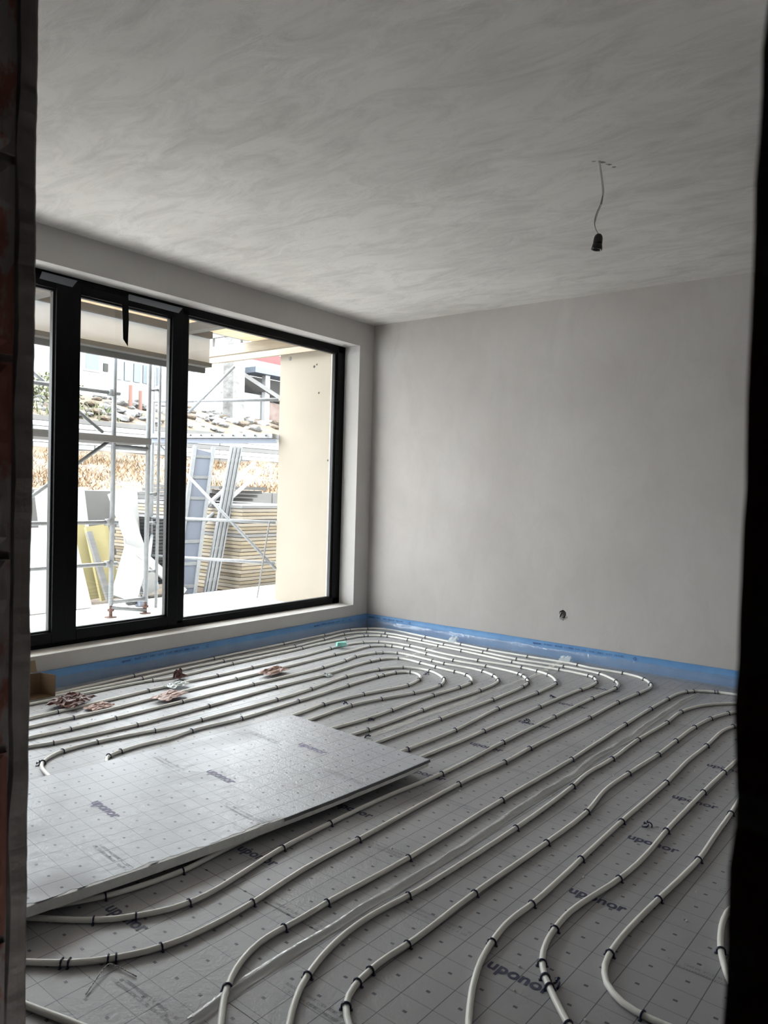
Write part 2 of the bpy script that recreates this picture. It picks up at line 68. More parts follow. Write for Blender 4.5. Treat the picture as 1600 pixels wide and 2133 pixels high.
  '-3053,1702 -3080,1708 -3116,1716 -3155,1724 -3194,1733 -3232,1743 -3268,1759 -3300,1781 -3326,1810 -3347,1844 -3363,1880 -3372,1919 -3375,1959 -3376,1999 -3374,2039 -3371,2079 -3366,2119 -3361,2159 -3354,2198 -3347,2238 -3339,2278 -3330,2317 -3321,2356 -3310,2395 -3300,2433 -3292,2472 -3287,2512 -3284,2552 -3282,2593 -3280,2633 -3278,2673 -3276,2713 -3274,2753 -3272,2794 -3271,2834 -3269,2874 -3268,2914 -3267,2955 -3266,2995 -3265,3035 -3264,3075 -3264,3115 -3263,3156 -3263,3196 -3263,3236 -3264,3276 -3265,3317 -3266,3357 -3268,3397 -3270,3437 -3273,3478 -3276,3518 -3279,3558 -3283,3598 -3288,3638 -3293,3678 -3299,3718 -3304,3757 -3310,3797 -3314,3837 -3318,3877 -3321,3917 -3322,3958 -3322,3998 -3321,4038 -3318,4078 -3314,4118 -3309,4158 -3302,4198 -3294,4237 -3284,4276 -3272,4315 -3259,4352 -3242,4389 -3221,4423 -3195,4452 -3164,4476 -3128,4493 -3090,4504 -3051,4508 -3012,4505 -2973,4496 -2937,4481 -2901,4462 -2867,4441 -2834,4417 -2804,4391 -2778,4361 -2757,4328 -2740,4292 -2727,4254 -2718,4215 -2713,4175 -2711,4135 -2712,4095 -2715,4055 -2720,4015 -2727,3976 -2736,3936 -2745,3897 -2756,3858 -2766,3819 -2777,3781 -2788,3742 -2798,3703 -2808,3664 -2817,3625 -2827,3586 -2835,3546 -2842,3507 -2847,3467 -2850,3427 -2851,3387 -2850,3346 -2849,3306 -2846,3266 -2844,3226 -2841,3186 -2839,3145 -2838,3105 -2836,3065 -2835,3025 -2834,2984 -2832,2944 -2831,2904 -2830,2864 -2828,2824 -2827,2783 -2826,2743 -2824,2703 -2823,2663 -2822,2622 -2820,2582 -2819,2542 -2818,2502 -2816,2461 -2815,2421 -2814,2381 -2812,2341 -2811,2301 -2810,2260 -2808,2220 -2807,2180 -2806,2140 -2804,2099 -2803,2059 -2802,2019 -2800,1980 -2799,1947',
  '-3300,1781,241 -3372,1919,173 -3369,2099,146 -3310,2395,130 -3278,2673,152 -3263,3236,158 -3279,3558,166 -3322,3958,158 -3284,4276,130 -3195,4452,75 -2992,4501,-24 -2791,4377,-86 -2718,4215,-139 -2736,3936,-180 -2803,3683,-182 -2849,3447,-165'),
 'I': (
  '-2940,1929 -2966,1937 -3001,1948 -3039,1960 -3077,1972 -3113,1988 -3142,2011 -3160,2043 -3168,2080 -3171,2120 -3173,2160 -3173,2200 -3170,2241 -3165,2280 -3158,2320 -3154,2360 -3153,2400 -3157,2439 -3163,2479 -3167,2519 -3168,2559 -3165,2599 -3160,2639 -3154,2679 -3149,2719 -3143,2759 -3139,2799 -3136,2839 -3134,2879 -3134,2919 -3134,2960 -3135,3000 -3136,3040 -3138,3081 -3139,3121 -3141,3161 -3143,3201 -3144,3242 -3145,3282 -3145,3322 -3144,3362 -3144,3403 -3145,3443 -3147,3483 -3148,3523 -3150,3564 -3152,3604 -3154,3644 -3156,3684 -3157,3725 -3159,3765 -3160,3805 -3161,3845 -3162,3886 -3163,3926 -3163,3966 -3164,4007 -3164,4047 -3164,4087 -3163,4127 -3160,4168 -3156,4208 -3151,4247 -3141,4286 -3126,4322 -3102,4352 -3072,4370 -3037,4373 -3001,4362 -2969,4340 -2942,4312 -2922,4278 -2907,4241 -2896,4203 -2887,4164 -2879,4124 -2875,4084 -2876,4044 -2881,4005 -2889,3965 -2898,3926 -2908,3887 -2917,3848 -2927,3809 -2936,3770 -2945,3730 -2952,3691 -2959,3651 -2965,3611 -2970,3571 -2975,3531 -2979,3491 -2982,3451 -2985,3411 -2986,3370 -2985,3330 -2982,3290 -2978,3250 -2973,3210 -2970,3170 -2969,3130 -2967,3089 -2966,3049 -2965,3009 -2963,2969 -2962,2928 -2961,2888 -2960,2848 -2958,2808 -2957,2767 -2956,2727 -2954,2687 -2953,2647 -2952,2606 -2950,2566 -2949,2526 -2948,2485 -2946,2445 -2945,2405 -2944,2365 -2942,2324 -2941,2284 -2940,2244 -2938,2204 -2937,2163 -2936,2123 -2935,2083 -2933,2043 -2932,2003 -2931,1966 -2930,1939',
  '-3153,2026,209 -3170,2100,165 -3167,2519,163 -3136,2839,151 -3145,3302,157 -3159,3785,160 -3163,4107,154 -3160,4168,149 -3141,4286,125 -3072,4370,31 -2907,4241,-125 -2875,4064,-159 -2952,3691,-174 -2985,3350,-155'),
 'J': (
  '-144,5484 -171,5481 -207,5478 -247,5473 -287,5469 -327,5465 -367,5461 -407,5456 -447,5452 -487,5448 -527,5443 -567,5439 -607,5435 -647,5431 -687,5426 -727,5422 -767,5418 -807,5414 -847,5409 -887,5405 -927,5401 -967,5397 -1007,5392 -1047,5388 -1087,5384 -1128,5380 -1168,5376 -1207,5370 -1246,5361 -1282,5346 -1316,5325 -1347,5300 -1376,5272 -1399,5240 -1416,5205 -1428,5167 -1436,5127 -1441,5088 -1444,5047 -1446,5007 -1447,4967 -1449,4927 -1451,4887 -1452,4846 -1454,4806 -1455,4766 -1457,4726 -1458,4685 -1459,4645 -1460,4605 -1460,4565 -1461,4525 -1462,4484 -1462,4444 -1463,4404 -1463,4364 -1463,4323 -1463,4283 -1464,4243 -1464,4203 -1464,4162 -1464,4122 -1464,4082 -1464,4042 -1464,4001 -1464,3961 -1464,3921 -1464,3880 -1464,3840 -1464,3800 -1464,3760 -1464,3719 -1464,3679 -1464,3639 -1463,3599 -1463,3558 -1463,3518 -1464,3478 -1464,3438 -1466,3398 -1467,3357 -1468,3317 -1470,3277 -1471,3237 -1473,3196 -1475,3156 -1476,3116 -1478,3076 -1480,3036 -1481,2995 -1483,2955 -1484,2915 -1485,2875 -1486,2834 -1487,2794 -1488,2754 -1489,2714 -1490,2673 -1490,2633 -1490,2593 -1491,2553 -1491,2512 -1491,2472 -1492,2432 -1492,2392 -1493,2351 -1493,2311 -1494,2271 -1494,2231 -1495,2190 -1496,2150 -1498,2110 -1500,2070 -1502,2030 -1505,1989 -1508,1949 -1511,1909 -1514,1869 -1518,1829 -1520,1789 -1522,1749 -1522,1708 -1523,1668 -1524,1628 -1527,1588 -1530,1548 -1532,1508 -1529,1468 -1521,1429 -1509,1391 -1493,1354 -1474,1319 -1452,1286 -1427,1254 -1399,1225 -1371,1197 -1341,1169 -1312,1141 -1283,1114 -1254,1086 -1225,1059 -1201,1037',
  '-1246,5361,-283 -1264,5354,-274 -1376,5272,-229 -1408,5223,-203 -1448,4947,-161 -1459,4645,-159 -1464,4223,-158 -1464,3478,-159 -1487,2814,-160 -1496,2150,-161 -1522,1749,-159 -1529,1568,-165 -1452,1286,-94'),
 'K': (
  '-714,5557 -732,5537 -757,5509 -784,5480 -812,5450 -839,5420 -866,5391 -893,5361 -921,5331 -948,5302 -975,5272 -1002,5242 -1030,5212 -1057,5183 -1084,5153 -1112,5124 -1139,5094 -1164,5063 -1187,5030 -1208,4995 -1227,4959 -1243,4923 -1257,4885 -1269,4847 -1279,4808 -1287,4768 -1293,4728 -1297,4688 -1299,4648 -1299,4608 -1298,4567 -1296,4527 -1295,4487 -1294,4447 -1294,4406 -1296,4366 -1298,4326 -1300,4285 -1303,4245 -1306,4205 -1309,4165 -1311,4124 -1313,4084 -1315,4044 -1317,4004 -1317,3963 -1317,3923 -1317,3883 -1317,3842 -1316,3802 -1315,3762 -1314,3721 -1314,3681 -1315,3641 -1316,3600 -1318,3560 -1321,3520 -1324,3480 -1328,3440 -1330,3399 -1332,3359 -1332,3319 -1330,3279 -1327,3238 -1323,3198 -1321,3158 -1319,3118 -1318,3077 -1317,3037 -1316,2997 -1316,2956 -1315,2916 -1315,2876 -1315,2835 -1315,2795 -1315,2755 -1316,2714 -1316,2674 -1317,2634 -1318,2593 -1319,2553 -1320,2513 -1321,2472 -1323,2432 -1325,2392 -1326,2352 -1328,2311 -1330,2271 -1332,2231 -1334,2190 -1336,2150 -1339,2110 -1341,2070 -1344,2029 -1347,1989 -1352,1949 -1357,1909 -1363,1869 -1368,1829 -1372,1789 -1374,1749 -1374,1709 -1372,1669 -1368,1629 -1362,1589 -1354,1549 -1344,1510 -1332,1472 -1318,1434 -1302,1397 -1282,1362 -1261,1328 -1237,1295 -1214,1263 -1190,1230 -1166,1197 -1143,1165 -1119,1132 -1096,1101 -1077,1074',
  '-1071,5168,-232 -1296,4708,-167 -1294,4426,-158 -1317,4004,-160 -1315,3621,-160 -1321,3158,-152 -1317,2614,-159 -1352,1949,-169 -1326,1453,-122'),
 'L': (
  '-760,5536 -772,5512 -787,5478 -805,5442 -822,5406 -839,5370 -856,5333 -873,5297 -890,5261 -908,5224 -925,5188 -942,5152 -959,5115 -976,5079 -993,5043 -1011,5006 -1028,4970 -1045,4934 -1062,4897 -1076,4860 -1088,4821 -1099,4783 -1109,4744 -1117,4704 -1124,4665 -1130,4625 -1135,4585 -1139,4545 -1143,4505 -1146,4465 -1148,4425 -1150,4385 -1152,4345 -1153,4305 -1154,4264 -1154,4224 -1155,4184 -1156,4144 -1156,4104 -1157,4063 -1157,4023 -1158,3983 -1158,3943 -1158,3903 -1160,3862 -1161,3822 -1163,3782 -1166,3742 -1169,3702 -1171,3662 -1175,3622 -1178,3582 -1180,3542 -1183,3501 -1185,3461 -1188,3421 -1190,3381 -1192,3341 -1193,3301 -1194,3261 -1193,3220 -1191,3180 -1187,3140 -1182,3100 -1177,3060 -1172,3021 -1168,2981 -1165,2941 -1164,2900 -1163,2860 -1163,2820 -1164,2780 -1166,2740 -1167,2700 -1169,2659 -1171,2619 -1172,2579 -1174,2539 -1176,2499 -1178,2459 -1180,2418 -1182,2378 -1184,2338 -1187,2298 -1189,2258 -1191,2218 -1193,2178 -1195,2137 -1196,2097 -1197,2057 -1198,2017 -1198,1977 -1198,1936 -1198,1896 -1198,1856 -1199,1816 -1200,1776 -1203,1736 -1207,1696 -1211,1656 -1213,1616 -1212,1576 -1209,1536 -1202,1497 -1190,1460 -1170,1427 -1142,1398 -1111,1374 -1078,1351 -1044,1329 -1011,1307 -977,1285 -944,1263 -913,1243 -890,1228',
  '-1069,4878,-194 -1121,4685,-175 -1147,4445,-163 -1156,4124,-159 -1160,3842,-161 -1184,3481,-163 -1165,2941,-152 -1172,2579,-161 -1196,2097,-160 -1203,1736,-166 -1212,1576,-152 -1206,1516,-140 -1170,1427,-91'),
 'M': (
  '-785,5540 -791,5514 -798,5478 -807,5439 -815,5399 -823,5360 -832,5321 -840,5281 -848,5242 -857,5202 -865,5163 -873,5124 -882,5084 -890,5045 -898,5006 -907,4966 -915,4927 -923,4888 -932,4848 -940,4809 -948,4769 -957,4730 -965,4691 -974,4651 -982,4612 -991,4573 -999,4533 -1005,4494 -1008,4454 -1010,4414 -1010,4373 -1009,4333 -1009,4293 -1008,4253 -1008,4212 -1008,4172 -1008,4132 -1009,4092 -1011,4052 -1013,4011 -1015,3971 -1017,3931 -1018,3891 -1019,3851 -1019,3810 -1018,3770 -1017,3730 -1016,3690 -1015,3649 -1015,3609 -1014,3569 -1013,3529 -1013,3488 -1013,3448 -1013,3408 -1014,3368 -1015,3328 -1015,3287 -1016,3247 -1017,3207 -1018,3167 -1019,3126 -1020,3086 -1021,3046 -1022,3006 -1022,2965 -1023,2925 -1023,2885 -1023,2845 -1023,2805 -1023,2764 -1023,2724 -1023,2684 -1023,2644 -1023,2603 -1023,2563 -1023,2523 -1022,2483 -1022,2442 -1022,2402 -1022,2362 -1022,2322 -1022,2281 -1022,2241 -1023,2201 -1025,2161 -1028,2121 -1032,2081 -1034,2041 -1034,2001 -1030,1961 -1025,1921 -1019,1881 -1011,1842 -1002,1803 -990,1764 -976,1727 -961,1689 -944,1653 -926,1617 -907,1581 -887,1547 -867,1512 -847,1477 -827,1442 -807,1407 -786,1372 -766,1338 -748,1306 -735,1282',
  '-982,4612,-179 -1008,4152,-158 -1013,3488,-157 -1022,2945,-158 -1023,2543,-157 -1025,2161,-163 -1022,1901,-142'),
 'N': (
  '-794,5033 -795,5006 -797,4969 -798,4929 -800,4889 -801,4849 -803,4809 -804,4768 -806,4728 -807,4688 -809,4648 -811,4608 -812,4567 -814,4527 -815,4487 -817,4447 -818,4407 -820,4366 -821,4326 -823,4286 -825,4246 -826,4206 -828,4165 -829,4125 -831,4085 -832,4045 -834,4005 -836,3964 -837,3924 -839,3884 -840,3844 -842,3804 -843,3763 -844,3723 -845,3683 -847,3643 -848,3603 -849,3562 -850,3522 -851,3482 -852,3442 -852,3401 -853,3361 -854,3321 -855,3281 -855,3241 -856,3200 -857,3160 -857,3120 -858,3080 -858,3039 -858,2999 -858,2959 -857,2919 -856,2879 -855,2838 -854,2798 -854,2758 -854,2718 -855,2677 -856,2637 -859,2597 -862,2557 -866,2517 -871,2477 -876,2437 -883,2398 -890,2358 -897,2318 -904,2279 -909,2239 -913,2199 -914,2159 -913,2119 -910,2079 -906,2039 -899,1999 -889,1960 -875,1923 -857,1888 -834,1855 -808,1825 -781,1795 -753,1766 -725,1738 -696,1710 -668,1681 -639,1653 -610,1625 -581,1597 -553,1569 -524,1541 -498,1515 -479,1496',
  '-842,3804,-160 -851,3482,-159 -858,2979,-157 -868,2497,-169 -910,2079,-148 -867,1905,-108 -834,1855,-91 -808,1825,-84 -711,1724,-78'),
 'O': (
  '-738,4458 -738,4431 -736,4394 -735,4353 -734,4313 -733,4273 -731,4232 -730,4192 -729,4151 -727,4111 -726,4070 -725,4030 -723,3989 -722,3949 -721,3909 -720,3868 -718,3828 -717,3787 -716,3747 -714,3706 -713,3666 -712,3625 -711,3585 -709,3545 -708,3504 -707,3464 -705,3423 -704,3383 -703,3342 -702,3302 -702,3261 -701,3221 -701,3181 -701,3140 -700,3100 -700,3059 -699,3019 -698,2978 -697,2938 -696,2897 -696,2857 -696,2817 -698,2776 -700,2736 -703,2695 -706,2655 -709,2615 -713,2574 -716,2534 -720,2494 -723,2453 -726,2413 -729,2373 -732,2332 -735,2292 -737,2252 -739,2211 -740,2171 -740,2130 -739,2090 -736,2050 -729,2010 -716,1973 -697,1939 -670,1911 -637,1890 -600,1878 -560,1875 -520,1876 -480,1878 -439,1881 -399,1884 -359,1887 -318,1889 -278,1892 -237,1895 -197,1898 -157,1900 -117,1903 -80,1906 -53,1907',
  '-702,3322,-155 -696,2817,-160 -723,2453,-165 -738,2070,-149 -580,1876,-9'),
 'P': (
  '-410,3175 -415,3148 -422,3111 -429,3071 -437,3031 -444,2991 -452,2951 -459,2911 -467,2871 -475,2831 -482,2791 -490,2750 -497,2710 -505,2670 -513,2630 -520,2590 -527,2550 -531,2510 -530,2469 -526,2429 -519,2389 -511,2349 -501,2309 -489,2270 -475,2232 -459,2195 -441,2158 -423,2122 -405,2085 -386,2049 -368,2012 -350,1976 -331,1939 -313,1903 -295,1867 -276,1830 -258,1794 -240,1758 -225,1729',
  '-495,2290,-128'),
 'Q': (
  '-2433,750 -2407,757 -2370,767 -2331,778 -2292,788 -2252,799 -2212,810 -2173,820 -2133,831 -2094,842 -2054,853 -2015,863 -1975,874 -1936,885 -1896,895 -1856,906 -1817,917 -1777,928 -1738,938 -1698,949 -1659,960 -1619,970 -1579,981 -1540,991 -1500,1002 -1461,1013 -1421,1023 -1381,1034 -1342,1044 -1303,1055 -1271,1063',
  ''),
}
FILMS = {'film1': [(-1.337, 5.256), (-1.366, 4.965), (-1.372, 4.649), (-1.375, 4.342), (-1.369, 4.009), (-1.385, 3.773), (-1.398, 3.54), (-1.377, 3.349), (-1.396, 3.011), (-1.399, 2.726), (-1.395, 2.604), (-1.4, 2.327), (-1.409, 2.053), (-1.428, 1.821), (-1.424, 1.735), (-1.435, 1.538), (-1.443, 1.322), (-1.441, 1.275), (-1.426, 1.212), (-1.43, 1.157)], 'film2': [(-2.431, 3.11), (-2.423, 3.348), (-2.424, 3.613), (-2.396, 3.947), (-2.404, 4.206), (-2.383, 4.694), (-2.384, 4.994), (-2.442, 5.629)]}

LOOSE = [
 (-0.950, 2.987, 0.00, 'loose navy clip pair lying by an upper right logo print'),
 (-1.924, 3.890, 0.90, 'loose navy clip pair lying between pipes in the middle of the floor'),
 (-2.899, 3.456, 1.80, 'loose navy clip pair inside the hairpin bend beside the second innermost pipe'),
 (-2.022, 4.493, 2.70, 'loose navy clip pair near the bend ends below the back wall'),
 (-2.582, 3.335, 3.60, 'loose navy clip pair against a pipe near the far foil board corner'),
 (-2.434, 3.098, 4.50, 'loose navy clip pair at the near end of the milky seam tape'),
 (-0.819, 1.865, 5.40, 'knot of loose navy clips on the pipe by the largest lower logo'),
 (-2.986, 4.423, 6.30, 'loose navy clip pair beside the tightest hairpin bend'),
 (-3.311, 1.756, 7.20, 'loose navy clip pair by the loop next to the brick reveal'),
]
TIE = [(-1.712, 1.047), (-1.763, 1.134), (-1.754, 1.157), (-1.675, 1.169)]

# ------------------------------------------------------------------ helpers
def N(nt, t, loc=(0, 0), **kw):
    n = nt.nodes.new(t)
    for k, v in kw.items():
        setattr(n, k, v)
    return n

def base_mat(name):
    m = bpy.data.materials.new(name); m.use_nodes = True
    nt = m.node_tree; b = nt.nodes['Principled BSDF']
    return m, nt, b

def mat(name, c, rough=0.6, metal=0.0, spec=0.5, c2=None, scale=8.0, stretch=(1, 1, 1), detail=6, lo=0.35, hi=0.65, bump=0.0, bscale=40.0, bdist=0.004, rough2=None):
    m, nt, b = base_mat(name)
    b.inputs['Base Color'].default_value = (*c, 1); b.inputs['Roughness'].default_value = rough
    b.inputs['Metallic'].default_value = metal; b.inputs['Specular IOR Level'].default_value = spec
    if c2 is not None or bump:
        tc = N(nt, 'ShaderNodeTexCoord'); mp = N(nt, 'ShaderNodeMapping'); mp.inputs['Scale'].default_value = stretch
        nt.links.new(tc.outputs['Object'], mp.inputs[0])
    if c2 is not None:
        nz = N(nt, 'ShaderNodeTexNoise'); nz.inputs['Scale'].default_value = scale; nz.inputs['Detail'].default_value = detail; nz.inputs['Roughness'].default_value = 0.6
        rp = N(nt, 'ShaderNodeValToRGB'); rp.color_ramp.elements[0].position = lo; rp.color_ramp.elements[1].position = hi
        rp.color_ramp.elements[0].color = (*c, 1); rp.color_ramp.elements[1].color = (*c2, 1)
        nt.links.new(mp.outputs[0], nz.inputs['Vector']); nt.links.new(nz.outputs[0], rp.inputs[0]); nt.links.new(rp.outputs[0], b.inputs['Base Color'])
    if bump:
        n2 = N(nt, 'ShaderNodeTexNoise'); n2.inputs['Scale'].default_value = bscale; n2.inputs['Detail'].default_value = 5
        bp = N(nt, 'ShaderNodeBump'); bp.inputs['Strength'].default_value = bump; bp.inputs['Distance'].default_value = bdist
        nt.links.new(mp.outputs[0], n2.inputs['Vector']); nt.links.new(n2.outputs[0], bp.inputs['Height']); nt.links.new(bp.outputs[0], b.inputs['Normal'])
    return m

def plaster(name, c1, c2, c3, stretch, streak, bump=0.25, nscale=3.2):
    """skim plaster: broad damp patches plus fine trowel streaks"""
    m, nt, b = base_mat(name); L = nt.links.new
    b.inputs['Roughness'].default_value = 0.85; b.inputs['Specular IOR Level'].default_value = 0.25
    tc = N(nt, 'ShaderNodeTexCoord')
    n1 = N(nt, 'ShaderNodeTexNoise'); n1.inputs['Scale'].default_value = 0.9; n1.inputs['Detail'].default_value = 5; n1.inputs['Roughness'].default_value = 0.55
    r1 = N(nt, 'ShaderNodeValToRGB'); r1.color_ramp.elements[0].position = 0.38; r1.color_ramp.elements[1].position = 0.66
    r1.color_ramp.elements[0].color = (*c1, 1); r1.color_ramp.elements[1].color = (*c2, 1)
    L(tc.outputs['Object'], n1.inputs['Vector']); L(n1.outputs[0], r1.inputs[0])
    mp = N(nt, 'ShaderNodeMapping'); mp.inputs['Scale'].default_value = stretch; mp.inputs['Rotation'].default_value = (0, 0, 0.12)
    L(tc.outputs['Object'], mp.inputs[0])
    n2 = N(nt, 'ShaderNodeTexNoise'); n2.inputs['Scale'].default_value = nscale; n2.inputs['Detail'].default_value = 12; n2.inputs['Roughness'].default_value = 0.74; n2.inputs['Distortion'].default_value = 0.9
    L(mp.outputs[0], n2.inputs['Vector'])
    r2 = N(nt, 'ShaderNodeValToRGB'); r2.color_ramp.elements[0].position = 0.44; r2.color_ramp.elements[1].position = 0.72
    r2.color_ramp.elements[0].color = (0, 0, 0, 1); r2.color_ramp.elements[1].color = (streak, streak, streak, 1)
    L(n2.outputs[0], r2.inputs[0])
    mx = N(nt, 'ShaderNodeMix', data_type='RGBA'); L(r2.outputs[0], mx.inputs[0]); L(r1.outputs[0], mx.inputs[6]); mx.inputs[7].default_value = (*c3, 1)
    L(mx.outputs[2], b.inputs['Base Color'])
    n3 = N(nt, 'ShaderNodeTexNoise'); n3.inputs['Scale'].default_value = 30; n3.inputs['Detail'].default_value = 6
    L(tc.outputs['Object'], n3.inputs['Vector'])
    ad = N(nt, 'ShaderNodeMath', operation='ADD'); L(n2.outputs[0], ad.inputs[0])
    ml = N(nt, 'ShaderNodeMath', operation='MULTIPLY'); L(n3.outputs[0], ml.inputs[0]); ml.inputs[1].default_value = 0.25; L(ml.outputs[0], ad.inputs[1])
    bp = N(nt, 'ShaderNodeBump'); bp.inputs['Strength'].default_value = bump; bp.inputs['Distance'].default_value = 0.012
    L(ad.outputs[0], bp.inputs['Height']); L(bp.outputs[0], b.inputs['Normal'])
    return m

def foil_mat(name, c, rough, dirt=0.0, dirtc=(0.3, 0.3, 0.3), linef=0.8):
    """metallised foil with a printed 100 mm grid and a tick in every cell (flat print)"""
    m, nt, b = base_mat(name); L = nt.links.new
    tc = N(nt, 'ShaderNodeTexCoord'); sp = N(nt, 'ShaderNodeSeparateXYZ'); L(tc.outputs['Object'], sp.inputs[0])
    def M(op, a, bb=None):
        n = N(nt, 'ShaderNodeMath', operation=op)
        for i, v in enumerate((a, bb)):
            if v is None: continue
            if isinstance(v, (int, float)): n.inputs[i].default_value = v
            else: L(v, n.inputs[i])
        return n.outputs[0]
    res = []
    for ax, wl, wm in ((0, 0.012, 0.06), (1, 0.010, 0.042)):
        s = M('MULTIPLY', sp.outputs[ax], 10.0)
        dl = M('ABSOLUTE', M('SUBTRACT', M('FRACT', M('ADD', s, 0.5)), 0.5))
        dm = M('ABSOLUTE', M('SUBTRACT', M('FRACT', s), 0.5))
        res.append((M('LESS_THAN', dl, wl), M('LESS_THAN', dm, wm)))
    lines = M('MAXIMUM', M('MULTIPLY', res[0][0], linef), M('MULTIPLY', res[1][0], linef * 0.72))
    tick = M('MULTIPLY', M('MULTIPLY', res[0][1], res[1][1]), 0.8)
    ink = M('MAXIMUM', lines, tick)
    n1 = N(nt, 'ShaderNodeTexNoise'); n1.inputs['Scale'].default_value = 2.2; n1.inputs['Detail'].default_value = 7
    L(tc.outputs['Object'], n1.inputs['Vector'])
    r1 = N(nt, 'ShaderNodeValToRGB'); r1.color_ramp.elements[0].position = 0.5; r1.color_ramp.elements[1].position = 0.72
    r1.color_ramp.elements[0].color = (0, 0, 0, 1); r1.color_ramp.elements[1].color = (dirt, dirt, dirt, 1)
    L(n1.outputs[0], r1.inputs[0])
    m0 = N(nt, 'ShaderNodeMix', data_type='RGBA'); L(r1.outputs[0], m0.inputs[0]); m0.inputs[6].default_value = (*c, 1); m0.inputs[7].default_value = (*dirtc, 1)
    m1 = N(nt, 'ShaderNodeMix', data_type='RGBA'); L(ink, m1.inputs[0]); L(m0.outputs[2], m1.inputs[6]); m1.inputs[7].default_value = (0.03, 0.03, 0.055, 1)
    L(m1.outputs[2], b.inputs['Base Color'])
    b.inputs['Metallic'].default_value = 0.08; b.inputs['Specular IOR Level'].default_value = 0.42
    n4 = N(nt, 'ShaderNodeMath', operation='MULTIPLY_ADD'); L(r1.outputs[0], n4.inputs[0]); n4.inputs[1].default_value = 0.5; n4.inputs[2].default_value = rough
    L(n4.outputs[0], b.inputs['Roughness'])
    n2 = N(nt, 'ShaderNodeTexNoise'); n2.inputs['Scale'].default_value = 22; n2.inputs['Detail'].default_value = 8; n2.inputs['Distortion'].default_value = 1.2; n2.inputs['Roughness'].default_value = 0.65
    L(tc.outputs['Object'], n2.inputs['Vector'])
    n5 = N(nt, 'ShaderNodeTexVoronoi'); n5.inputs['Scale'].default_value = 130
    L(tc.outputs['Object'], n5.inputs['Vector'])
    hh = M('ADD', n2.outputs[0], M('MULTIPLY', n5.outputs[0], 0.18))
    bp = N(nt, 'ShaderNodeBump'); bp.inputs['Strength'].default_value = 0.55; bp.inputs['Distance'].default_value = 0.004
    L(hh, bp.inputs['Height']); L(bp.outputs[0], b.inputs['Normal'])
    return m

def glassy(name, tint, refl_rough=0.02, diff=0.0, dcol=(0.9, 0.9, 0.9), ior=1.45, bump=0.0):
    """thin clear sheet: transparent, with Fresnel reflection and optionally some haze"""
    m = bpy.data.materials.new(name); m.use_nodes = True; nt = m.node_tree; nt.nodes.clear(); L = nt.links.new
    out = N(nt, 'ShaderNodeOutputMaterial'); tr = N(nt, 'ShaderNodeBsdfTransparent'); tr.inputs[0].default_value = (*tint, 1)
    gl = N(nt, 'ShaderNodeBsdfGlossy'); gl.inputs['Roughness'].default_value = refl_rough
    lw = N(nt, 'ShaderNodeLayerWeight'); lw.inputs[0].default_value = 0.5
    pw = N(nt, 'ShaderNodeMath', operation='POWER'); L(lw.outputs['Facing'], pw.inputs[0]); pw.inputs[1].default_value = 4.0
    fr = N(nt, 'ShaderNodeMath', operation='MULTIPLY_ADD'); L(pw.outputs[0], fr.inputs[0]); f0 = ((ior - 1) / (ior + 1)) ** 2; fr.inputs[1].default_value = 0.9 - f0; fr.inputs[2].default_value = f0
    last = tr.outputs[0]
    if diff > 0:
        d = N(nt, 'ShaderNodeBsdfDiffuse'); d.inputs[0].default_value = (*dcol, 1)
        mx = N(nt, 'ShaderNodeMixShader'); mx.inputs[0].default_value = diff; L(last, mx.inputs[1]); L(d.outputs[0], mx.inputs[2]); last = mx.outputs[0]
    m2 = N(nt, 'ShaderNodeMixShader'); L(fr.outputs[0], m2.inputs[0]); L(last, m2.inputs[1]); L(gl.outputs[0], m2.inputs[2]); L(m2.outputs[0], out.inputs[0])
    if bump:
        tc = N(nt, 'ShaderNodeTexCoord'); nz = N(nt, 'ShaderNodeTexNoise'); nz.inputs['Scale'].default_value = 45; L(tc.outputs['Object'], nz.inputs['Vector'])
        bp = N(nt, 'ShaderNodeBump'); bp.inputs['Strength'].default_value = bump; bp.inputs['Distance'].default_value = 0.006; L(nz.outputs[0], bp.inputs['Height'])
        L(bp.outputs[0], gl.inputs['Normal']); L(bp.outputs[0], lw.inputs['Normal'])
    return m

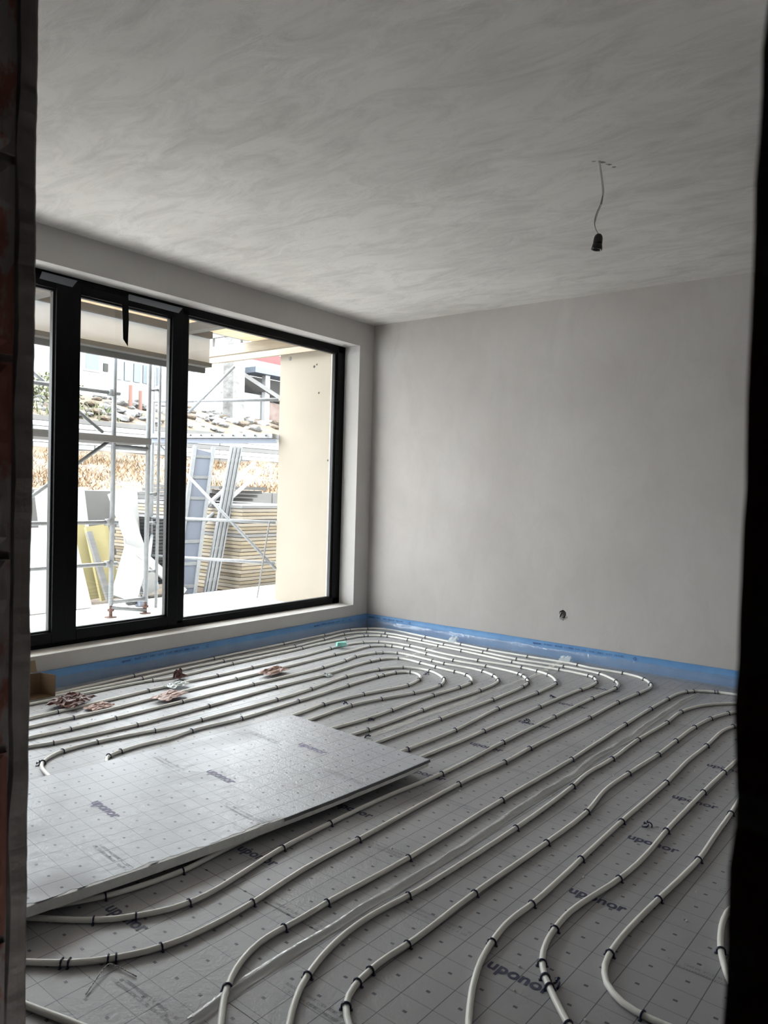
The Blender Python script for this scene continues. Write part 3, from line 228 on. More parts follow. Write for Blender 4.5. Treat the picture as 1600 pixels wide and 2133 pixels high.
class MB:
    def __init__(s):
        s.v = []; s.f = []
    def quad(s, *p):
        i = len(s.v); s.v += [tuple(q) for q in p]; s.f.append(tuple(range(i, i + len(p)))); return s
    def box(s, lo, hi):
        x0, y0, z0 = lo; x1, y1, z1 = hi; i = len(s.v)
        s.v += [(x0, y0, z0), (x1, y0, z0), (x1, y1, z0), (x0, y1, z0), (x0, y0, z1), (x1, y0, z1), (x1, y1, z1), (x0, y1, z1)]
        s.f += [tuple(i + k for k in q) for q in ((0, 3, 2, 1), (4, 5, 6, 7), (0, 1, 5, 4), (1, 2, 6, 5), (2, 3, 7, 6), (3, 0, 4, 7))]
        return s
    def bar(s, p0, p1, w, t, side=(0, 0, 1)):
        p0, p1 = Vector(p0), Vector(p1); d = (p1 - p0).normalized(); sd = Vector(side); sd = (sd - d * sd.dot(d)).normalized(); n = d.cross(sd); i = len(s.v)
        for p in (p0, p1):
            for a, b in ((-1, -1), (1, -1), (1, 1), (-1, 1)):
                s.v.append(tuple(p + sd * (a * w / 2) + n * (b * t / 2)))
        s.f += [tuple(i + k for k in q) for q in ((0, 1, 2, 3), (7, 6, 5, 4), (0, 4, 5, 1), (1, 5, 6, 2), (2, 6, 7, 3), (3, 7, 4, 0))]
        return s
    def tube(s, pts, r, n=8, caps=True, r_end=None):
        P = [Vector(p) for p in pts]; i0 = len(s.v); up = Vector((0, 0, 1))
        for k, p in enumerate(P):
            d = (P[min(k + 1, len(P) - 1)] - P[max(k - 1, 0)]).normalized()
            u = up if abs(d.dot(up)) < 0.95 else Vector((1, 0, 0))
            a = d.cross(u).normalized(); b = a.cross(d).normalized()
            rr = r if r_end is None else r + (r_end - r) * k / (len(P) - 1)
            for j in range(n):
                t = 2 * pi * j / n; s.v.append(tuple(p + a * (rr * cos(t)) + b * (rr * sin(t))))
        for k in range(len(P) - 1):
            for j in range(n):
                s.f.append((i0 + k * n + j, i0 + k * n + (j + 1) % n, i0 + (k + 1) * n + (j + 1) % n, i0 + (k + 1) * n + j))
        if caps:
            s.f.append(tuple(i0 + j for j in range(n - 1, -1, -1))); s.f.append(tuple(i0 + (len(P) - 1) * n + j for j in range(n)))
        return s
    def lathe(s, prof, c=(0, 0, 0), n=16, axis=None):
        i0 = len(s.v); c = Vector(c); q = Vector((0, 0, 1)).rotation_difference(Vector(axis).normalized()) if axis else None
        for r, z in prof:
            for j in range(n):
                v = Vector((r * cos(2 * pi * j / n), r * sin(2 * pi * j / n), z))
                if q: v = q @ v
                s.v.append(tuple(v + c))
        for k in range(len(prof) - 1):
            for j in range(n):
                s.f.append((i0 + k * n + j, i0 + k * n + (j + 1) % n, i0 + (k + 1) * n + (j + 1) % n, i0 + (k + 1) * n + j))
        s.f.append(tuple(i0 + j for j in range(n - 1, -1, -1))); s.f.append(tuple(i0 + (len(prof) - 1) * n + j for j in range(n)))
        return s
    def grid(s, fn, nu, nv):
        i0 = len(s.v)
        for a in range(nu + 1):
            for b in range(nv + 1):
                s.v.append(tuple(fn(a / nu, b / nv)))
        for a in range(nu):
            for b in range(nv):
                k = i0 + a * (nv + 1) + b; s.f.append((k, k + nv + 1, k + nv + 2, k + 1))
        return s
    def mesh(s, name, m, smooth=False):
        me = bpy.data.meshes.new(name); me.from_pydata(s.v, [], s.f); me.update()
        if m: me.materials.append(m)
        if smooth:
            for p in me.polygons: p.use_smooth = True
        return me
    def obj(s, name, m, parent=None, smooth=False, bevel=0.0, loc=None, rz=0.0):
        o = bpy.data.objects.new(name, s.mesh(name, m, smooth)); COL.objects.link(o)
        if parent is not None: o.parent = parent
        if loc is not None: o.location = loc
        if rz: o.rotation_euler.z = rz
        if bevel:
            b = o.modifiers.new('bevel', 'BEVEL'); b.width = bevel; b.segments = 2; b.limit_method = 'ANGLE'
        return o

def mobj(name, me, parent=None, loc=(0, 0, 0), rz=0.0):
    o = bpy.data.objects.new(name, me); COL.objects.link(o); o.location = loc; o.rotation_euler.z = rz
    if parent is not None: o.parent = parent
    return o

def empty(name, loc=(0, 0, 0), rz=0.0):
    o = bpy.data.objects.new(name, None); COL.objects.link(o); o.location = loc; o.rotation_euler.z = rz; o.empty_display_size = 0.05
    return o

def tag(o, label=None, cat=None, group=None, kind=None):
    if label: o['label'] = label
    if cat: o['category'] = cat
    if group: o['group'] = group
    if kind: o['kind'] = kind
    return o

def struct(o, label=None):
    o['kind'] = 'structure'
    if label: o['label'] = label
    return o

def ns(x, y=0.0, z=0.0):
    return noise.noise(Vector((x, y, z)))

_font_cache = {}
def text_mesh(body, width, m, bold=0.02, zfn=None):
    """flat printed lettering, left baseline at the origin"""
    cu = bpy.data.curves.new('t', 'FONT'); cu.body = body; cu.size = 1.0; cu.offset = bold; cu.resolution_u = 3
    ob = bpy.data.objects.new('t', cu); COL.objects.link(ob)
    dg = bpy.context.evaluated_depsgraph_get(); me = bpy.data.meshes.new_from_object(ob.evaluated_get(dg))
    bpy.data.objects.remove(ob, do_unlink=True); bpy.data.curves.remove(cu)
    x0 = min(v.co.x for v in me.vertices); x1 = max(v.co.x for v in me.vertices); k = width / (x1 - x0)
    for v in me.vertices:
        v.co = Vector(((v.co.x - x0) * k, v.co.y * k, 0.0))
    me.materials.clear(); me.materials.append(m); me.name = 'print'
    return me

def fine_print(m, width=0.24, lh=0.013, seed=1, lines=2):
    """rows of tiny, unreadable printed characters"""
    rnd = random.Random(seed); b = MB()
    for ln in range(lines):
        x = rnd.uniform(0, 0.02); y = -ln * lh * 1.5
        while x < width:
            if rnd.random() < 0.13:
                x += 0.007; continue
            k = rnd.randrange(4); h = lh * 0.72; w = 0.0045
            if k != 3: b.quad((x, y, 0), (x + .0013, y, 0), (x + .0013, y + h, 0), (x, y + h, 0))
            if k != 0: b.quad((x, y + h - .0014, 0), (x + w, y + h - .0014, 0), (x + w, y + h, 0), (x, y + h, 0))
            if k in (1, 3): b.quad((x, y, 0), (x + w, y, 0), (x + w, y + .0014, 0), (x, y + .0014, 0))
            if k in (0, 2): b.quad((x + w - .0013, y, 0), (x + w, y, 0), (x + w, y + h, 0), (x + w - .0013, y + h, 0))
            x += 0.0075
    return b.mesh('fine_print', m)

# ------------------------------------------------------------------ materials
M_ceil = plaster('ceiling_plaster', (0.792, 0.7656, 0.7392), (0.704, 0.6776, 0.6512), (0.44, 0.418, 0.396), (0.6, 1.5, 1), 0.62, 0.5, 4.0)
M_wall = plaster('wall_plaster', (0.5282, 0.5016, 0.4826), (0.4674, 0.4408, 0.4218), (0.418, 0.3914, 0.3709), (1.2, 1, 0.6), 0.5, 0.14)
M_wall2 = plaster('window_wall_plaster', (0.5819, 0.5642, 0.5466), (0.529, 0.5113, 0.4937), (0.4849, 0.4628, 0.4408), (1, 1.2, 0.8), 0.4, 0.1)
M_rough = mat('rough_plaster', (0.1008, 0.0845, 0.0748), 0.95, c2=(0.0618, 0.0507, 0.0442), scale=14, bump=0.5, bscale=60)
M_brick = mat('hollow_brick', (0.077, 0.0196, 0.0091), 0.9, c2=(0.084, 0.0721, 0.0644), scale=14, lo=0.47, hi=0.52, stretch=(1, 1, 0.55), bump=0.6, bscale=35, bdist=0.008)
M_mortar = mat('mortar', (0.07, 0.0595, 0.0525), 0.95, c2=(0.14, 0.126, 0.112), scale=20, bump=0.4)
M_conc = mat('concrete', (0.30, 0.29, 0.28), 0.9, c2=(0.36, 0.35, 0.34), scale=3)
M_foil = foil_mat('panel_foil', (0.38, 0.38, 0.395), 0.42, 0.35, (0.2415, 0.2375, 0.2294))
M_bfoil = foil_mat('board_foil', (0.455, 0.468, 0.505), 0.36, 0.55, (0.30, 0.30, 0.30), 0.85)
M_eps = mat('white_polystyrene', (0.8874, 0.8874, 0.8751), 0.8, c2=(0.7641, 0.7641, 0.7518), scale=30, bump=0.3, bscale=220, bdist=0.002)
M_pipe = mat('cream_pipe', (0.96, 0.95, 0.90), 0.32, c2=(0.90, 0.89, 0.83), scale=5)
M_clip = mat('navy_clip', (0.012, 0.016, 0.06), 0.4)
M_ink = mat('navy_ink', (0.045, 0.048, 0.10), 0.6)
M_inkg = mat('grey_ink', (0.20, 0.20, 0.24), 0.6)
M_inkv = mat('violet_ink', (0.27, 0.25, 0.42), 0.6)
M_strip = mat('blue_foam_strip', (0.096, 0.248, 0.512), 0.55, c2=(0.128, 0.304, 0.576), scale=6, bump=0.2, bscale=15)
M_inkb = mat('strip_ink', (0.02, 0.06, 0.22), 0.6)
M_film = glassy('clear_film', (0.96, 0.97, 0.98), 0.07, 0.15, (0.75, 0.77, 0.80), 1.6, 0.9)
M_tape = glassy('milky_tape', (0.95, 0.95, 0.95), 0.2, 0.5, (0.80, 0.79, 0.76), 1.55, 0.7)
M_frame = mat('black_window_profile', (0.004, 0.004, 0.0045), 0.32, spec=0.1)
M_bead = mat('black_rubber_seal', (0.006, 0.006, 0.0065), 0.5)
M_glass = glassy('window_glass', (0.97, 0.985, 0.98), 0.0, 0.0, ior=1.5)
M_label = mat('grey_protective_tape', (0.21, 0.224, 0.252), 0.5)
M_card = mat('brown_cardboard', (0.12, 0.0713, 0.0338), 0.85, c2=(0.0975, 0.0562, 0.027), scale=12, stretch=(1, 1, 6))
M_cardin = mat('pale_cardboard', (0.255, 0.1875, 0.1125), 0.85)
M_wrapd = mat('dark_red_wrapper', (0.0638, 0.0135, 0.0112), 0.4, c2=(0.1275, 0.045, 0.0375), scale=20)
M_wrapp = mat('pink_brown_wrapper', (0.465, 0.315, 0.27), 0.45, c2=(0.33, 0.18, 0.15), scale=22)
M_wraps = glassy('white_plastic_scrap', (0.9, 0.93, 0.94), 0.15, 0.6, (0.80, 0.86, 0.87), 1.6, 0.8)
M_mint = mat('mint_foam', (0.255, 0.646, 0.561), 0.7, c2=(0.34, 0.714, 0.6375), scale=18)
M_blackg = mat('black_bakelite', (0.008, 0.008, 0.009), 0.18)
M_wire = mat('grey_wire', (0.35, 0.35, 0.33), 0.5)
M_wirew = mat('white_wire', (0.75, 0.74, 0.70), 0.45)
M_dark = mat('cavity_shade', (0.03, 0.027, 0.024), 0.9)  # shade inside small holes, put into the colour
M_chip = mat('plaster_chip', (0.30, 0.285, 0.265), 0.95, c2=(0.55, 0.53, 0.5), scale=60)
# outdoors
M_terr = mat('terrace_slab', (0.80, 0.78, 0.75), 0.85, c2=(0.74, 0.72, 0.69), scale=2)
M_wing = mat('beige_render', (0.2146, 0.1887, 0.1517), 0.9, c2=(0.2035, 0.1791, 0.1443), scale=4)
M_galv = mat('galvanised_steel', (0.1732, 0.1798, 0.1865), 0.45, 0.0, c2=(0.1332, 0.1399, 0.1465), scale=25)
M_alu = mat('aluminium_panel', (0.1006, 0.1132, 0.1447), 0.4, 0.2)
M_rust = mat('orange_primer', (0.0555, 0.0178, 0.0089), 0.7)
M_ply = mat('plywood_soffit', (0.86, 0.68, 0.46), 0.8, c2=(0.72, 0.53, 0.33), scale=3, stretch=(0.6, 5, 1))
M_joist = mat('grey_steel_joist', (0.08, 0.076, 0.072), 0.6)
M_fascia = mat('light_grey_fascia', (0.70, 0.73, 0.78), 0.55, c2=(0.62, 0.65, 0.70), scale=2)
M_timber = mat('pale_timber', (0.2516, 0.2146, 0.1628), 0.8, c2=(0.2072, 0.1702, 0.1258), scale=4, stretch=(1, 8, 8))
M_plank = mat('stacked_formwork', (0.1651, 0.1494, 0.1226), 0.85, c2=(0.2044, 0.173, 0.1336), scale=2)
M_planky = mat('yellow_formwork', (0.1962, 0.1585, 0.1057), 0.85, c2=(0.1661, 0.1358, 0.0906), scale=2)
M_plankg = mat('grey_weathered_plank', (0.1066, 0.1066, 0.1066), 0.85, c2=(0.1399, 0.1358, 0.1332), scale=5, stretch=(1, .3, 6))
M_wboard = mat('white_foam_board', (0.3825, 0.3825, 0.376), 0.8, c2=(0.3315, 0.3315, 0.3315), scale=3)
M_yboard = mat('yellow_foam_board', (0.2575, 0.2232, 0.1116), 0.8, c2=(0.2232, 0.1888, 0.0858), scale=3)
M_dstack = mat('dark_grey_slab', (0.0222, 0.0222, 0.0233), 0.8)
M_earth = mat('dry_earth', (0.0773, 0.0506, 0.0281), 0.95, c2=(0.0703, 0.0591, 0.0478), scale=1.5, bump=0.8, bscale=6, bdist=0.1)
M_grass = mat('dry_orange_grass', (0.10, 0.052, 0.017), 0.9, c2=(0.11, 0.068, 0.028), scale=3)
M_green = mat('green_leaves', (0.0528, 0.0629, 0.0277), 0.8, c2=(0.0755, 0.0755, 0.0352), scale=4)
M_stone = mat('rubble_stone', (0.0605, 0.0583, 0.0562), 0.95, c2=(0.1253, 0.121, 0.1166), scale=3, bump=0.6, bscale=10, bdist=0.05)
M_block = mat('pale_concrete_block', (0.078, 0.0755, 0.073), 0.9, c2=(0.0629, 0.0604, 0.0579), scale=2)
M_white = mat('white_render', (0.22, 0.22, 0.225), 0.85)
M_wind = mat('blue_window', (0.0289, 0.0443, 0.0596), 0.3)
M_winp = mat('pale_cyan_window', (0.0539, 0.0654, 0.0712), 0.3)
M_redroof = mat('red_roof', (0.0688, 0.0133, 0.0133), 0.8)
M_blueroof = mat('blue_sheet_roof', (0.04, 0.0511, 0.0666), 0.6)
M_rbrick = mat('red_brick_pier', (0.0629, 0.0352, 0.0277), 0.9, c2=(0.0855, 0.0654, 0.0566), scale=8)
M_shade = mat('opening_shade', (0.0155, 0.0144, 0.0133), 0.9)  # dark colour stands in for the shade within openings

# ================================================================== ROOM SHELL
fl = struct(MB().box((XW, NY1, -0.20), (XR, YB, -0.032)).obj('floor', M_conc), 'floor covered with grey foil-faced insulation panels')
struct(MB().box((XO, NY0, ZC), (XR + .2, YB + .3, ZC + 0.2)).obj('ceiling', M_ceil), 'off-white skim plastered ceiling')
ceil = bpy.data.objects['ceiling']

# window wall with the opening
b = MB()
b.box((XO, NY0, -0.2), (XW, YB + .3, WZ0)).box((XO, NY0, WZ1), (XW, YB + .3, ZC)).box((XO, NY0, WZ0), (XW, WY0, WZ1)).box((XO, WY1, WZ0), (XW, YB + .3, WZ1))
struct(b.obj('wall_left', M_wall2), 'plastered window wall')

# back wall with the socket hole
HX, HZ = -2.487, 0.351
bm = bmesh.new()
rim = []
nh = 18
for i in range(nh):
    a = 2 * pi * i / nh; r = 1 + 0.16 * ns(cos(a) * 1.7, sin(a) * 1.7, 3.1)
    rim.append((HX + 0.030 * r * cos(a), HZ + 0.036 * r * sin(a)))
outer = [(XW - .05, -0.2), (XR + .2, -0.2), (XR + .2, ZC + .02), (XW - .05, ZC + .02)]
vo = [bm.verts.new((x, YB, z)) for x, z in outer]; vi = [bm.verts.new((x, YB, z)) for x, z in rim]
ed = [bm.edges.new((vo[i], vo[(i + 1) % 4])) for i in range(4)] + [bm.edges.new((vi[i], vi[(i + 1) % nh])) for i in range(nh)]
bmesh.ops.triangle_fill(bm, use_beauty=True, use_dissolve=False, edges=ed)
vb = [bm.verts.new((HX + (x - HX) * .9, YB + .055, HZ + (z - HZ) * .9)) for x, z in rim]
for i in range(nh):
    bm.faces.new((vi[i], vi[(i + 1) % nh], vb[(i + 1) % nh], vb[i]))
bm.faces.new(vb)
vo2 = [bm.verts.new((x, YB + .25, z)) for x, z in outer]
bm.faces.new(vo2)
for i in range(4):
    bm.faces.new((vo[i], vo2[i], vo2[(i + 1) % 4], vo[(i + 1) % 4]))
bmesh.ops.recalc_face_normals(bm, faces=bm.faces)
me = bpy.data.meshes.new('wall_back'); bm.to_mesh(me); bm.free(); me.materials.append(M_wall)
wb = struct(mobj('wall_back', me), 'plain plastered back wall')
struct(MB().box((XR, NY0, -0.2), (XR + .2, YB, ZC)).obj('wall_right', M_wall))

# wall the photo looks through: hollow bricks in the reveal, plaster skin on the room side
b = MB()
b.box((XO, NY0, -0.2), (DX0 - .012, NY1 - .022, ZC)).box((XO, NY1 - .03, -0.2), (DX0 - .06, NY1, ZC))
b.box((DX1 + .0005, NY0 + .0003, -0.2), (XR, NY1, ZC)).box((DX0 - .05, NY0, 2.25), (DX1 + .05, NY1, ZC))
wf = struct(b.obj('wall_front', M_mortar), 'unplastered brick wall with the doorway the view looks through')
# left reveal: 25 cm blocks, joints at z = .21+.25k
k = 0
z = -0.04
while z < 2.25:
    h = 0.25 - 0.011
    br = MB()
    def bf(u, v, z0=z, h=h):
        y = NY0 - .004 + v * (NY1 - .026 - NY0); zz = z0 + u * h
        e = min(u, 1 - u, v, 1 - v)
        return (DX0 - .002 + .004 * ns(y * 30, zz * 30, 1.0) - (.006 if e < .01 else 0), y, zz)
    br.grid(bf, 14, 14); br.box((DX0 - .06, NY0 - .004, z), (DX0 - .0075, NY1 - .026, z + h))
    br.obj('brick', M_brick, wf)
    # right reveal / hall side
    br = MB()
    def bf2(u, v, z0=z, h=h):
        zz = z0 + u * h
        return (DX1 - .0008 * (v == 0) + .0011 * ns(zz * 22, 4.0, 0.0) + (.0007 * ns(zz * 70, 9.0, 0) if v == 0 else 0) + v * .25 + (.0012 if u in (0, 1) and v == 0 else 0), NY0 + .0005 * ns(v * 9, zz * 40, 2), zz)
    br.grid(bf2, 18, 5); br.box((DX1 + .004, NY0 + .002, z), (DX1 + .25, NY0 + .16, z + h))
    br.obj('brick', M_brick, wf)
    z += 0.25; k += 1
# ragged plaster edge at the left arris
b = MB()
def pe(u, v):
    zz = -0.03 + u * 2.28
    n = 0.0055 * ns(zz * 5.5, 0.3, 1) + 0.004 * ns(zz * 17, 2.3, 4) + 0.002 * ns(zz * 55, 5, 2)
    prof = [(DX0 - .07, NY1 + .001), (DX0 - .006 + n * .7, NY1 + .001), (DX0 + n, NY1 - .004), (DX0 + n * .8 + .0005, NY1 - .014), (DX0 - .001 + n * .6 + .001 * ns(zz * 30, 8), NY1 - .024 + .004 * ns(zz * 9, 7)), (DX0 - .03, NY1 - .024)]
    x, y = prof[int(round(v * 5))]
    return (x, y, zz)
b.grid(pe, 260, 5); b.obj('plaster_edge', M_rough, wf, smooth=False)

# hall the camera stands in: unseen shell added to keep the jamb dark
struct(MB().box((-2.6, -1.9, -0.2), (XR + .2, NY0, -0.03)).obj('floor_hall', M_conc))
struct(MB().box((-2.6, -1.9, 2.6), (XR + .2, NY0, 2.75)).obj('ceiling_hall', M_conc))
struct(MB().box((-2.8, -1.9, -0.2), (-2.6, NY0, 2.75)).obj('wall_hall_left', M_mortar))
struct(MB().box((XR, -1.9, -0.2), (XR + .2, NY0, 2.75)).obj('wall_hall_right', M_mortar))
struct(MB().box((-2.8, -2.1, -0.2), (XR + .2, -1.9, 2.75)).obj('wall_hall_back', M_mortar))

# ------------------------------------------------------------------ window
XF = -4.668
win = struct(empty('window_1', (XF, (WY0 + WY1) / 2, WZ0)), 'large black framed window with fixed and opening lights')
wl = win.location.copy()
def wpart(name, m, parent=None, boxes=(), bevel=0.004):
    b = MB()
    for lo, hi in boxes:
        b.box(Vector(lo) - wl, Vector(hi) - wl)
    return b.obj(name, m, parent or win, bevel=bevel)
D0 = XF - .075
wpart('frame_rail', M_frame, boxes=[((D0, WY0, WZ1 - .062), (XF, WY1, WZ1 + .004))])
wpart('frame_rail', M_frame, boxes=[((D0, WY0, WZ0 - .004), (XF, WY1, WZ0 + .055))])
wpart('frame_stile', M_frame, boxes=[((D0, WY1 - .095, WZ0), (XF, WY1 + .004, WZ1))])
wpart('frame_stile', M_frame, boxes=[((D0, WY0 - .004, WZ0), (XF, WY0 + .075, WZ1))])
wpart('mullion', M_frame, boxes=[((D0, 3.545, WZ0 + .03), (XF, 3.612, WZ1 - .03))])
wpart('mullion', M_frame, boxes=[((D0, 1.665, WZ0 + .03), (XF, 1.735, WZ1 - .03))])
def glazing(y0, y1, z0, z1, parent, x):
    g = wpart('glass_pane', M_glass, parent, [((x - .004, y0 - .01, z0 - .01), (x, y1 + .01, z1 + .01))], 0)
    wpart('glazing_bead', M_bead, parent, [((x - .02, y0 - .016, z0 - .016), (x + .016, y1 + .016, z0)), ((x - .02, y0 - .016, z1), (x + .016, y1 + .016, z1 + .016)),
                                         ((x - .02, y0 - .016, z0), (x + .016, y0, z1)), ((x - .02, y1, z0), (x + .016, y1 + .016, z1))], 0.002)
    return g
glazing(3.632, 5.305, .290, 2.562, win, XF - .035)
glazing(.945, 1.645, .290, 2.562, win, XF - .035)
for (y0, y1) in ((2.742, 3.448), (1.84, 2.548)):
    a0, a1, c0, c1 = y0 - .10, y1 + .10, .332 - .085, 2.522 + .078
    s = wpart('sash', M_frame, boxes=[((XF - .06, a0, c0), (XF + .016, y0 - .012, c1)), ((XF - .06, y1 + .012, c0), (XF + .016, a1, c1)),
                                     ((XF - .06, y0 - .012, c0), (XF + .016, y1 + .012, .332 - .012)), ((XF - .06, y0 - .012, 2.522 + .012), (XF + .016, y1 + .012, c1))])
    glazing(y0, y1, .332, 2.522, s, XF - .022)
# tape remnants on the top rail
def tape(y0, y1, z0, z1, x):
    b = MB(); P = [(y0 + .01, z1), (y1, z1 - .002), (y1 - .035, z0), (y0 - .006, z0 + .004)]
    b.quad(*[(x - wl.x, y - wl.y, zz - wl.z) for y, zz in P]); b.quad(*[(x - .0012 - wl.x, y - wl.y, zz - wl.z) for y, zz in reversed(P)])
    o = b.obj('protective_tape', M_label, win); o['label'] = 'grey strip of protective tape'
tape(3.075, 3.54, 2.572, 2.618, XF + .0185)
tape(2.45, 2.70, 2.570, 2.622, XF + .0185)
b = MB()
P = [(3.025, 2.60), (3.078, 2.60), (3.084, 2.43), (3.080, 2.255), (3.042, 2.30), (3.036, 2.45)]
for dx in (0, .0015):
    q = [(XF + .0195 + dx + (.006 * (2.6 - zz)) - wl.x, y - wl.y, zz - wl.z) for y, zz in P]
    b.quad(*(q if dx else q[::-1]))
b.obj('hanging_tape', M_frame, win)['label'] = 'black tape hanging loose from the top rail'

# ================================================================== FLOOR PANELS
TH = -0.034
bounds = [1.25, 0.62, -0.405, -1.405, -2.405, -3.405, -4.44]   # u of the panel edges along the row through y = 1.86
panel = []
phase = {0: 0.0, 1: 0.0, 2: 0.0, 3: -.028, 4: .02, 5: .0}
cT, sT = cos(TH), sin(TH)
def g2w(u, v):
    return (-0.792 + u * cT - v * sT, 1.858 + u * sT + v * cT)
def w2g(x, y):
    x += 0.792; y -= 1.858
    return (x * cT + y * sT, -x * sT + y * cT)
def clip_poly(poly, nx, ny, c):
    out = []
    for i in range(len(poly)):
        p, q = poly[i], poly[(i + 1) % len(poly)]
        dp, dq = p[0] * nx + p[1] * ny - c, q[0] * nx + q[1] * ny - c
        if dp <= 0: out.append(p)
        if (dp < 0) != (dq < 0):
            t = dp / (dp - dq); out.append((p[0] + (q[0] - p[0]) * t, p[1] + (q[1] - p[1]) * t))
    return out
UE = [1.99, 1.19, 0.387, -0.613, -1.613, -2.613, -3.66, -4.3]
panels = []
for k in range(len(UE) - 1):
    u1, u0 = UE[k] - .0012, UE[k + 1] + .0012
    vcuts = [-2.2, -0.62 + 0.37 * (k % 2), 1.38 + 0.37 * (k % 2), 3.38 + .37 * (k % 2), 5.5]
    for v0, v1 in zip(vcuts, vcuts[1:]):
        poly = [g2w(u0, v0 + .001), g2w(u1, v0 + .001), g2w(u1, v1 - .001), g2w(u0, v1 - .001)]
        for nx, ny, c in ((1, 0, XR), (-1, 0, -(XW + .002)), (0, 1, YB - .002), (0, -1, -NY1)):
            if poly: poly = clip_poly(poly, nx, ny, c)
        if len(poly) < 3: continue
        ox = g2w(phase.get(k, 0), 0.0)
        q = []
        for x, y in poly:
            dx, dy = x - ox[0], y - ox[1]
            q.append((dx * cT + dy * sT, -dx * sT + dy * cT))
        bb = MB(); n = len(q)
        bb.v = [(a, c, 0.0) for a, c in q] + [(a, c, -.031) for a, c in q]
        bb.f = [tuple(range(n)), tuple(range(2 * n - 1, n - 1, -1))] + [(i, i + n, (i + 1) % n + n, (i + 1) % n) for i in range(n)]
        o = bb.obj('insulation_panel', M_foil, fl, loc=(ox[0], ox[1], 0), rz=TH)
        panels.append((o, k, v0, v1, ox, u0, u1))
def panel_at(x, y):
    u, v = w2g(x, y)
    for pn in panels:
        if pn[5] <= u <= pn[6] and pn[2] <= v <= pn[3]: return pn
    return panels[0]
LOGO = text_mesh('uponor', 0.188, M_ink, 0.028)
def floor_print(me, x, y, nm, zz=0.0007):
    pn = panel_at(x, y); ox = pn[4]
    dx, dy = x - ox[0], y - ox[1]
    o = mobj(nm, me, pn[0], (dx * cT + dy * sT, -dx * sT + dy * cT, zz), 0.02)
    return o
for i in range(9):
    for cx, y0 in ((-.987, 1.805), (-2.025, 1.295), (0.02, 1.6)):
        y = y0 + (i - 1) * 0.516; x = cx + (y - y0) * 0.024
        if .6 < y < YB - .15 and x > XW + .05: floor_print(LOGO, x, y, 'logo_print')
FP = [fine_print(M_inkg, 0.25, 0.013, s) for s in range(4)]
for i in range(9):
    for cx, y0 in ((-.622, 1.655), (-1.715, 1.14), (-1.36, 1.40), (-2.68, 1.5), (-3.7, 1.4)):
        y = y0 + i * 0.512; x = cx + (y - y0) * 0.024
        if y < YB - .15: floor_print(FP[(i + int(cx * 7)) % 4], x, y, 'fine_print', 0.0006)

# ------------------------------------------------------------------ clear film and tape over two panel joints
def ribbon(name, pts, width, hgt, m, seed, label):
    P = [Vector((x, y, 0)) for x, y in pts]
    Q = []
    for a, c in zip(P, P[1:]):
        n = max(1, int((c - a).length / .03))
        for j in range(n): Q.append(a.lerp(c, j / n))
    Q.append(P[-1])
    for _ in range(3):
        Q = [Q[0]] + [(Q[i - 1] + Q[i] * 2 + Q[i + 1]) / 4 for i in range(1, len(Q) - 1)] + [Q[-1]]
    b = MB(); nv = 8
    def fn(u, v):
        i = min(int(u * (len(Q) - 1) + .5), len(Q) - 1); d = (Q[min(i + 1, len(Q) - 1)] - Q[max(i - 1, 0)]).normalized(); s = Vector((d.y, -d.x, 0))
        w = width * (1 + .25 * ns(i * .12, seed)); off = (v - .5) * w
        h = .0012 + hgt * max(0, 1 - abs(v - .5 + .12 * ns(i * .2, seed + 3)) * 3.2) * (.7 + .6 * ns(i * .25, seed + 7)) + .0022 * abs(ns(i * .45, v * 5, seed))
        p = Q[i] + s * off
        return (p.x, p.y, h)
    b.grid(fn, len(Q) - 1, nv)
    o = b.obj(name, m, smooth=True); tag(o, label, 'plastic film')
    return o
ribbon('seam_film', FILMS['film1'], 0.042, 0.016, M_tape, 2.0, 'rumpled clear plastic film strip along the floor between heating pipes')
t2 = ribbon('seam_tape', [(x, y) for x, y in FILMS['film2']], 0.05, 0.003, M_tape, 11.0, 'flat milky seam tape with black print running to the back wall')
ribbon('seam_tape', [(-3.40, 4.62), (-3.405, 4.85), (-3.41, 5.1), (-3.425, 5.42)], 0.045, 0.004, M_tape, 31.0, 'short milky seam tape under the far pipes near the corner')
for i, (x, y, sd) in enumerate(((-2.40, 5.50, 41.0), (-3.43, 5.50, 47.0))):
    b = MB()
    b.grid(lambda u, v: ((u - .5) * .09 + .012 * ns(u * 5, v * 5, sd), -.02 + v * .05 + .01 * ns(u * 6, v * 4, sd + 2), .012 + .055 * v * (.5 + .8 * abs(ns(u * 6, 2, sd)))), 8, 6)
    o = b.obj('film_tab', M_wraps, loc=(x, y, 0), smooth=True); tag(o, ['curled clear film end beside the blue strip below the socket hole', 'curled clear film end beside the blue strip near the window corner'][i], 'film scrap')
TP = fine_print(mat('black_ink', (0.03, 0.03, 0.03), 0.6), 0.26, 0.014, 9, 1)
for i in range(5):
    mobj('tape_print', TP, t2, (-2.395 + .004 * i, 3.12 + i * .34, 0.006), pi / 2)

